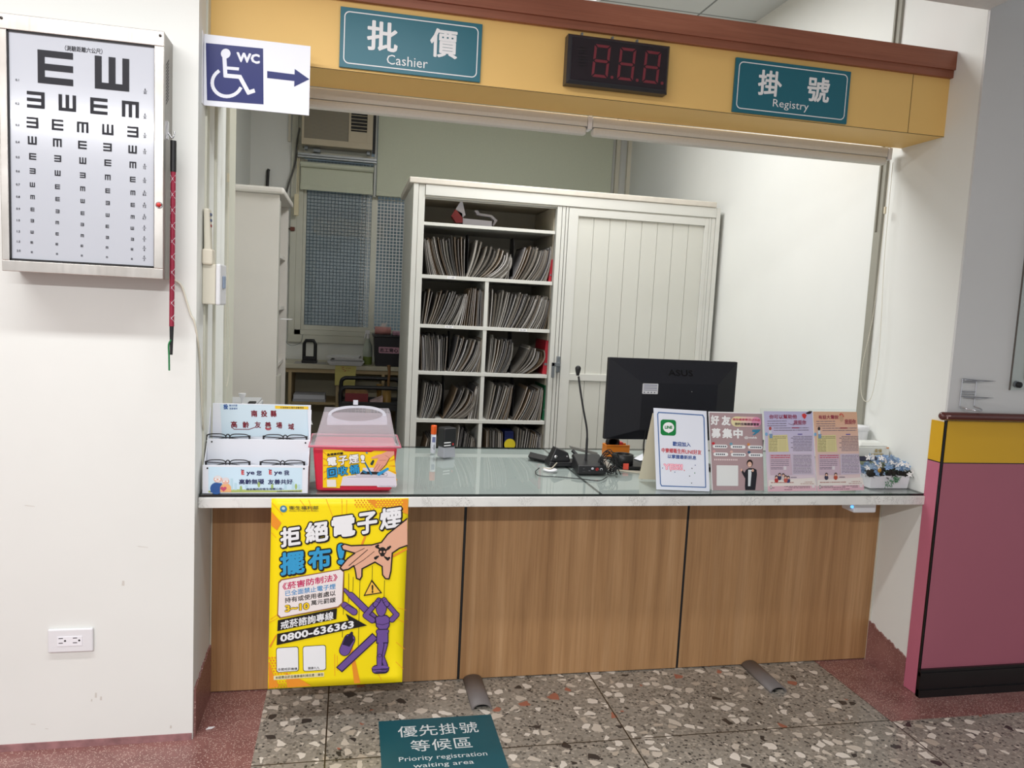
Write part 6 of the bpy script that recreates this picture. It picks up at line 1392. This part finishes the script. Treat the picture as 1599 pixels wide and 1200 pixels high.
def ttl(ch, x0, y0, x1, y1, m, sl):
    A.text(ch, x0 - 7, y0 - 7, x1 + 7, y1 + 7, KB, 3, .088, slope=sl); A.text(ch, x0 - 1, y0 + 1, x1 + 10, y1 + 11, KB, 4, .07, slope=sl); A.text(ch, x0, y0, x1, y1, m, 6, .036, slope=sl)
for ch, q in (('拒', (134, 208, 250, 322)), ('絕', (278, 180, 412, 300)), ('電', (430, 148, 570, 272)), ('子', (580, 124, 700, 252)), ('煙', (715, 98, 846, 224))): ttl(ch, *q, WH, -.14)
for ch, q in (('擺', (130, 352, 272, 486)), ('布', (292, 328, 424, 462)), ('!', (462, 300, 506, 425))): ttl(ch, *q, BL_, -.12 if ch != '!' else 0)
A.build('headline', t)
A = poster_art()
bx = [(140, 512), (480, 455), (496, 470), (486, 650), (462, 672), (130, 728), (115, 712), (124, 528)]
A.poly([(x + (6 if x > 300 else -6), y + (7 if y > 600 else -6)) for x, y in bx], BR_, 7); A.poly(bx, ink(238, 228, 226), 8)
A.text('《菸害防制法》', 142, 528, 462, 570, ink(196, 40, 96), 9, .022, slope=-.16); A.text('已全面禁止電子煙', 156, 573, 450, 606, ink(56, 140, 196), 9, .016, slope=-.13); A.text('持有或使用者處以', 154, 614, 450, 646, KB, 9, .016, slope=-.13)
A.text('3~10', 152, 656, 298, 702, KB, 9, .09, slope=-.1); A.text('3~10', 154, 658, 296, 700, ink(240, 200, 40), 10, .04, slope=-.1); A.text('萬元罰鍰', 306, 634, 450, 664, KB, 9, .016, slope=-.12)
A.build('law_box', t)
A = poster_art()
A.poly([(112, 746), (457, 683), (452, 748), (108, 810)], KB, 7); A.text('戒菸諮詢專線', 128, 752, 436, 802, WH, 8, .02, slope=-.17)
A.poly([(107, 826), (525, 758), (507, 716), (635, 792), (103, 893)], KB, 7); A.text('0800-636363', 124, 832, 556, 876, WH, 8, .035, slope=-.17)
A.build('hotline', t)
A = poster_art()
for x0_, y0_, x1_, cap_ in ((102, 912, 226, '全國戒菸機構'), (256, 908, 386, '健康九九')):
    A.poly([(x, y - .03 * (x - x0_)) for x, y in rr_pts(x0_ - 3, y0_ - 3, x1_ + 3, 1057, 14)], KB, 3); A.poly([(x, y - .03 * (x - x0_)) for x, y in rr_pts(x0_, y0_, x1_, 1054, 13)], WH, 4); A.text(cap_, (x0_ + 4) if len(cap_) > 4 else x0_ + 26, 1030, (x1_ - 6) if len(cap_) > 4 else x1_ - 36, 1046, KB, 5, .01)
A.poly([(82, 1076), (376, 1066), (376, 1092), (82, 1100)], ink(236, 226, 180), 3); A.text('本經費由菸品健康福利捐支應｜廣告', 92, 1078, 372, 1096, KB, 5, .005, slope=-.03)
A.build('footer', t)
# hand, puppet, pipes
q_ = lambda x, y: (450.2 + .7192 * x, 262.5 + .7188 * y); Q = lambda *pts: [q_(*p_) for p_ in pts]
A = poster_art()
hand = Q((596, -150), (430, -20), (380, 45), (300, 65), (130, 70), (75, 55), (50, 72), (62, 102), (160, 132), (100, 175), (38, 250), (60, 272), (105, 265), (150, 235), (160, 262), (165, 290), (172, 340), (200, 352), (216, 325), (218, 262), (325, 208), (385, 245), (388, 315), (412, 347), (442, 350), (458, 285), (470, 135), (530, 95), (596, 72))
A.poly(hand, SKI, 9); A.line(hand, 8, KB, 11, False); A.line(Q((160, 130), (240, 92)), 3, KB, 11); A.line(Q((110, 235), (170, 185), (265, 105)), 4, KB, 11); A.line(Q((150, 240), (230, 190), (320, 120)), 3, KB, 11)
A.ell(*q_(388, 118), 24, 24, KB, 11, 16); A.ell(*q_(388, 150), 14, 9, KB, 11, 12); A.ell(*q_(374, 124), 6, 7, SKI, 12, 10); A.ell(*q_(404, 124), 6, 7, SKI, 12, 10)
for a_, c_ in (((340, 80), (365, 98)), ((440, 92), (420, 110)), ((330, 175), (355, 160)), ((432, 185), (405, 165))): A.cap(q_(*a_), q_(*c_), 9, 4, KB, 11); A.ell(*q_(a_[0] + 12, a_[1] - 10), 7, 7, KB, 11, 8)
A.line(hand[-1:] + hand[:1], 1, SKI, 11); A.build('hand_drawing', t)
A = poster_art()
for a_, c_ in (((70, 300), (60, 640)), ((108, 300), (104, 540)), ((146, 330), (140, 450)), ((200, 360), (182, 905)), ((304, 240), (300, 380)), ((404, 362), (400, 500)), ((52, 780), (50, 830))): A.line(Q(a_, c_), 2.5, KB, 5)
A.poly(Q((298, 352), (384, 468), (228, 490)), KB, 6); A.poly(Q((298, 372), (368, 462), (243, 478)), ink(246, 192, 80), 7); A.text('!', 663, 547, 674, 598, KB, 8, .06)
def limb(a_, c_, ra, rb, m=PU, k=8): A.cap(q_(*a_), q_(*c_), ra * .72 + 4.5, rb * .72 + 4.5, PD, k); A.cap(q_(*a_), q_(*c_), ra * .72, rb * .72, m, k + 1)
limb((75, 435), (120, 485), 9, 14, PU, 6); limb((125, 480), (330, 690), 22, 24, PU, 6); limb((70, 560), (150, 620), 22, 24, PU, 6); A.line(Q((60, 590), (95, 560), (150, 590)), 3, PD, 8)
A.poly(Q((-4, 1080), (300, 800), (350, 850), (45, 1125)), PD, 6); A.poly(Q((8, 1080), (302, 812), (336, 850), (44, 1112)), PU, 7); limb((70, 940), (110, 850), 42, 42, PU, 6); A.poly(Q((50, 890), (80, 815), (150, 850), (110, 910)), PD, 8); A.cap(q_(112, 840), q_(128, 795), 20, 8, PD, 8)
limb((400, 1110), (330, 1110), 32, 32, PU, 10); A.ell(*q_(366, 1100), 54, 18, PD, 12, 20); A.ell(*q_(366, 1098), 50, 15, PU, 13, 20)
limb((405, 900), (385, 985), 20, 16, PU, 10); limb((380, 1000), (410, 1080), 14, 14, PU, 10); limb((370, 900), (360, 985), 24, 18, PU, 14); limb((360, 1000), (357, 1095), 20, 17, PU, 14); A.ell(*q_(360, 992), 13, 11, PD, 16, 12); A.ell(*q_(360, 992), 10, 8, PU, 17, 12)
A.poly(Q((335, 800), (435, 800), (435, 890), (330, 890)), PD, 14); A.poly(Q((342, 806), (428, 806), (428, 882), (338, 882)), PU, 15); limb((350, 790), (418, 790), 16, 16, PU, 14)
A.poly(Q((322, 665), (360, 650), (420, 650), (450, 675), (446, 745), (425, 775), (355, 775), (330, 745)), PD, 16); A.poly(Q((330, 672), (362, 658), (418, 658), (442, 680), (438, 742), (420, 767), (360, 767), (337, 740)), PU, 17); A.line(Q((335, 722), (385, 732), (440, 718)), 3, PD, 18)
limb((300, 690), (245, 650), 22, 20, PU, 18); limb((248, 645), (320, 560), 18, 16, PU, 18); limb((465, 690), (505, 650), 20, 18, PU, 18); limb((500, 645), (430, 560), 16, 16, PU, 18)
A.ell(*q_(375, 585), 34, 56, PD, 20, 22); A.ell(*q_(375, 585), 30, 52, PU, 21, 22); limb((325, 560), (355, 520), 16, 14, PU, 22); limb((425, 560), (400, 518), 16, 14, PU, 22)
for a_, c_ in (((330, 530), (365, 545)), ((345, 515), (375, 530)), ((420, 535), (388, 545)), ((410, 515), (385, 530))): A.line(Q(a_, c_), 2.2, PD, 24)
A.line(Q((392, 680), (410, 740)), 0.1, PU, 24); A.build('puppet_drawing', t)

# ---------------------------------------------------------------- floor sign
P4 = [Vector(atZ(*q, .0012)) for q in ((591, 1127.5), (768, 1117))]
x0, x1, y1 = P4[0].x, P4[1].x - .003, 2.551; y0 = y1 - .56
t = thing('floor_sign', 'teal floor sticker reading 優先掛號等候區 Priority registration waiting area', 'floor sign', ((x0 + x1) / 2, (y0 + y1) / 2, .0005))
MB().box(x0, x1, y0, y1, .0006, .0014).build('sticker', mat('teal_floor_vinyl', (18, 84, 96), .4, var=.05, scale=12), t)
A = Art([(0, 0), (395, 0), (395, 560), (0, 560)], (x0, y1, .0014), (x1, y1, .0014), (x0, y0, .0014)); A.N = Vector((0, 0, 1)); A.z = .0004; fw = ink(214, 220, 222)
A.text('優先掛號', 62, 42, 335, 110, fw, 1, .004, sp=1.05); A.text('等候區', 98, 132, 300, 198, fw, 1, .004, sp=1.05); A.text('Priority registration', 56, 222, 340, 254, fw, 1, 0); A.text('waiting area', 98, 264, 290, 292, fw, 1, 0)
A.build('lettering', t)

# ---------------------------------------------------------------- right hall wall
MB_r = MB(); MB_r.tube([(2.192, 2.474, 1.121), (2.20, 2.474, 1.121), (5.9, 2.474, 1.121)], .0155, None, 16)
hr = MB_r.build('handrail', M_rail); tag(hr, 'dark varnished wooden handrail above the mustard and pink dado', 'handrail')
MB().ball((2.193, 2.474, 1.121), .0157, None, 14).build('end_cap', M_rail, hr)
sp_ = mat('rail_scuff', (206, 170, 166), .6)
b = MB(); b.box(2.196, 2.215, 2.4586, 2.460, 1.122, 1.1255).box(2.199, 2.2025, 2.4586, 2.460, 1.112, 1.126); b.build('scuff_mark', sp_, hr)
for X in (2.6, 3.6): box('bracket', X, X + .03, 2.488, 2.4965, 1.08, 1.13, M_blackm, hr)
t = thing('wire_holder', 'small chrome wire bottle holder on the right hall wall', 'holder', (2.34, 2.50, 1.15))
b = MB(); yw = 2.498; r = .0022
def W(pts, rr=r): b.tube(pts, rr, None, 8)
X0, X1 = 2.283, 2.345
W([(X0, yw, 1.262), (X0, yw, 1.150)]); W([(X1 + .002, yw, 1.258), (X1 + .002, yw, 1.160)])
for z in (1.258, 1.250, 1.214, 1.205): W([(X0, yw, z), (X1, yw, z)])
W(bez([(X0, yw, 1.155), (X0 + .01, yw - .03, 1.150), (X0 + .04, yw - .055, 1.147), (X1 + .01, yw - .03, 1.150), (X1 + .002, yw, 1.158)], 16), .0026)
for z in (1.262, 1.197): W([(X0, yw, z), (X1, yw - .004, z - .003), (X1 + .075, yw - .012, z - .004), (X1, yw - .006, z - .008), (X0 + .01, yw - .004, z - .004)])
b.build('wire_frame', M_chrome, t)
t = thing('notice_board', 'notice board edge with black standoff on the right hall wall', 'board', (2.65, 2.49, 1.22))
box('panel', 2.497, 3.2, 2.492, 2.498, 1.225, 2.05, sheet_glass('clear_board', (.93, .95, .94, 1)), t, .001)
box('board_edge', 2.4965, 2.4985, 2.4915, 2.4985, 1.225, 2.05, mat('board_edge_dark', (90, 84, 78), .5), t)
box('notice', 2.565, 3.1, 2.4985, 2.5005, 1.268, 2.0, mat('grey_green_notice', (148, 164, 130), .6, var=.1, scale=6), t)
MB().lathe([(.0115, 0), (.0115, .012), (.009, .014), (1e-5, .0142)], (2.528, 2.4915, 1.247), None, 18, 'Y').build('standoff', M_blackm, t)
MB().lathe([(.0125, -.006), (.0125, .002)], (2.525, 2.4915, 1.249), None, 18, 'Y').build('standoff_ring', M_dsteel, t)
# scrap on the floor
p = atZ(328, 1138, .001); tag(MB().prism([(p[0] - .012, p[1] - .006, .0004), (p[0] + .006, p[1] - .002, .0004), (p[0] + .014, p[1] + .008, .0004), (p[0] - .006, p[1] + .007, .0004)], (0, 0, .002)).build('paper_scrap', W_), 'tiny white paper scrap on the red floor by the left jamb', 'scrap')

# prints, marks and fittings belong to the part they sit on
NEST = [('cashier_sign', 'board', ('border', 'lettering')), ('registry_sign', 'board', ('border', 'lettering')), ('number_display', 'window', ('digit_segments', 'speaker_slots')),
        ('toilet_sign', 'board', ('blue_field', 'symbol', 'arrow')), ('eye_chart_box', 'chart_panel', ('optotypes', 'chart_numbers')), ('eye_chart_box', 'bezel', ('button_ring', 'push_button', 'screw')), ('eye_chart_box', 'housing', ('vent_slots', 'hook')),
        ('wall_socket', 'plate', ('insert', 'socket_slots')), ('remote_control', 'body', ('button',)), ('control_box', 'cover', ('switch',)), ('records_cabinet', 'shelf', ('shelf_label',)),
        ('glasses_rack', 'back_panel', ('back_print',)), ('glasses_rack', 'front_panel', ('front_print',)), ('collection_bin', 'body', ('sticker',)), ('collection_bin', 'lid', ('lid_rim', 'lid_handle')),
        ('glue_stick', 'tube', ('label',)), ('rubber_stamp', 'cover', ('stripe', 'red_dot')), ('desk_microphone', 'base', ('controls', 'socket')), ('monitor', 'back_shell', ('asset_sticker', 'maker_mark', 'screw')),
        ('easel_sign', 'front_board', ('border', 'line_logo', 'lettering')), ('flyer_stand', 'flyer', ('flyer_print',)), ('leaflet', 'sheet', ('print',)), ('facial_tissue_pack', 'white_wrap', ('pack_print',)),
        ('poster', 'paper', ('rays_and_dots', 'ministry_mark', 'headline', 'law_box', 'hotline', 'footer', 'hand_drawing', 'puppet_drawing')), ('floor_sign', 'sticker', ('lettering',)),
        ('sticky_note', 'paper', ('handwriting',)), ('storage_tub', 'tub', ('label',)), ('notice_board', 'panel', ('standoff', 'standoff_ring')), ('printer', 'lid', ('control_panel',)), ('air_conditioner', 'front_frame', ('louvre',))]
base = lambda o: o.name.split('.')[0]
for root in [o for o in C.objects if o.parent is None]:
    for rn, pn_, kids in NEST:
        if base(root) != rn: continue
        ch = list(root.children); host = [o for o in ch if base(o) == pn_]
        if not host: continue
        for o in ch:
            if base(o) in kids:
                h = host[0]
                if pn_ == 'shelf': z_ = o.data.vertices[0].co.z; h = min(host, key=lambda q: abs(max(v.co.z for v in q.data.vertices) - z_))
                o.parent = h; o.matrix_parent_inverse = Matrix.Identity(4)
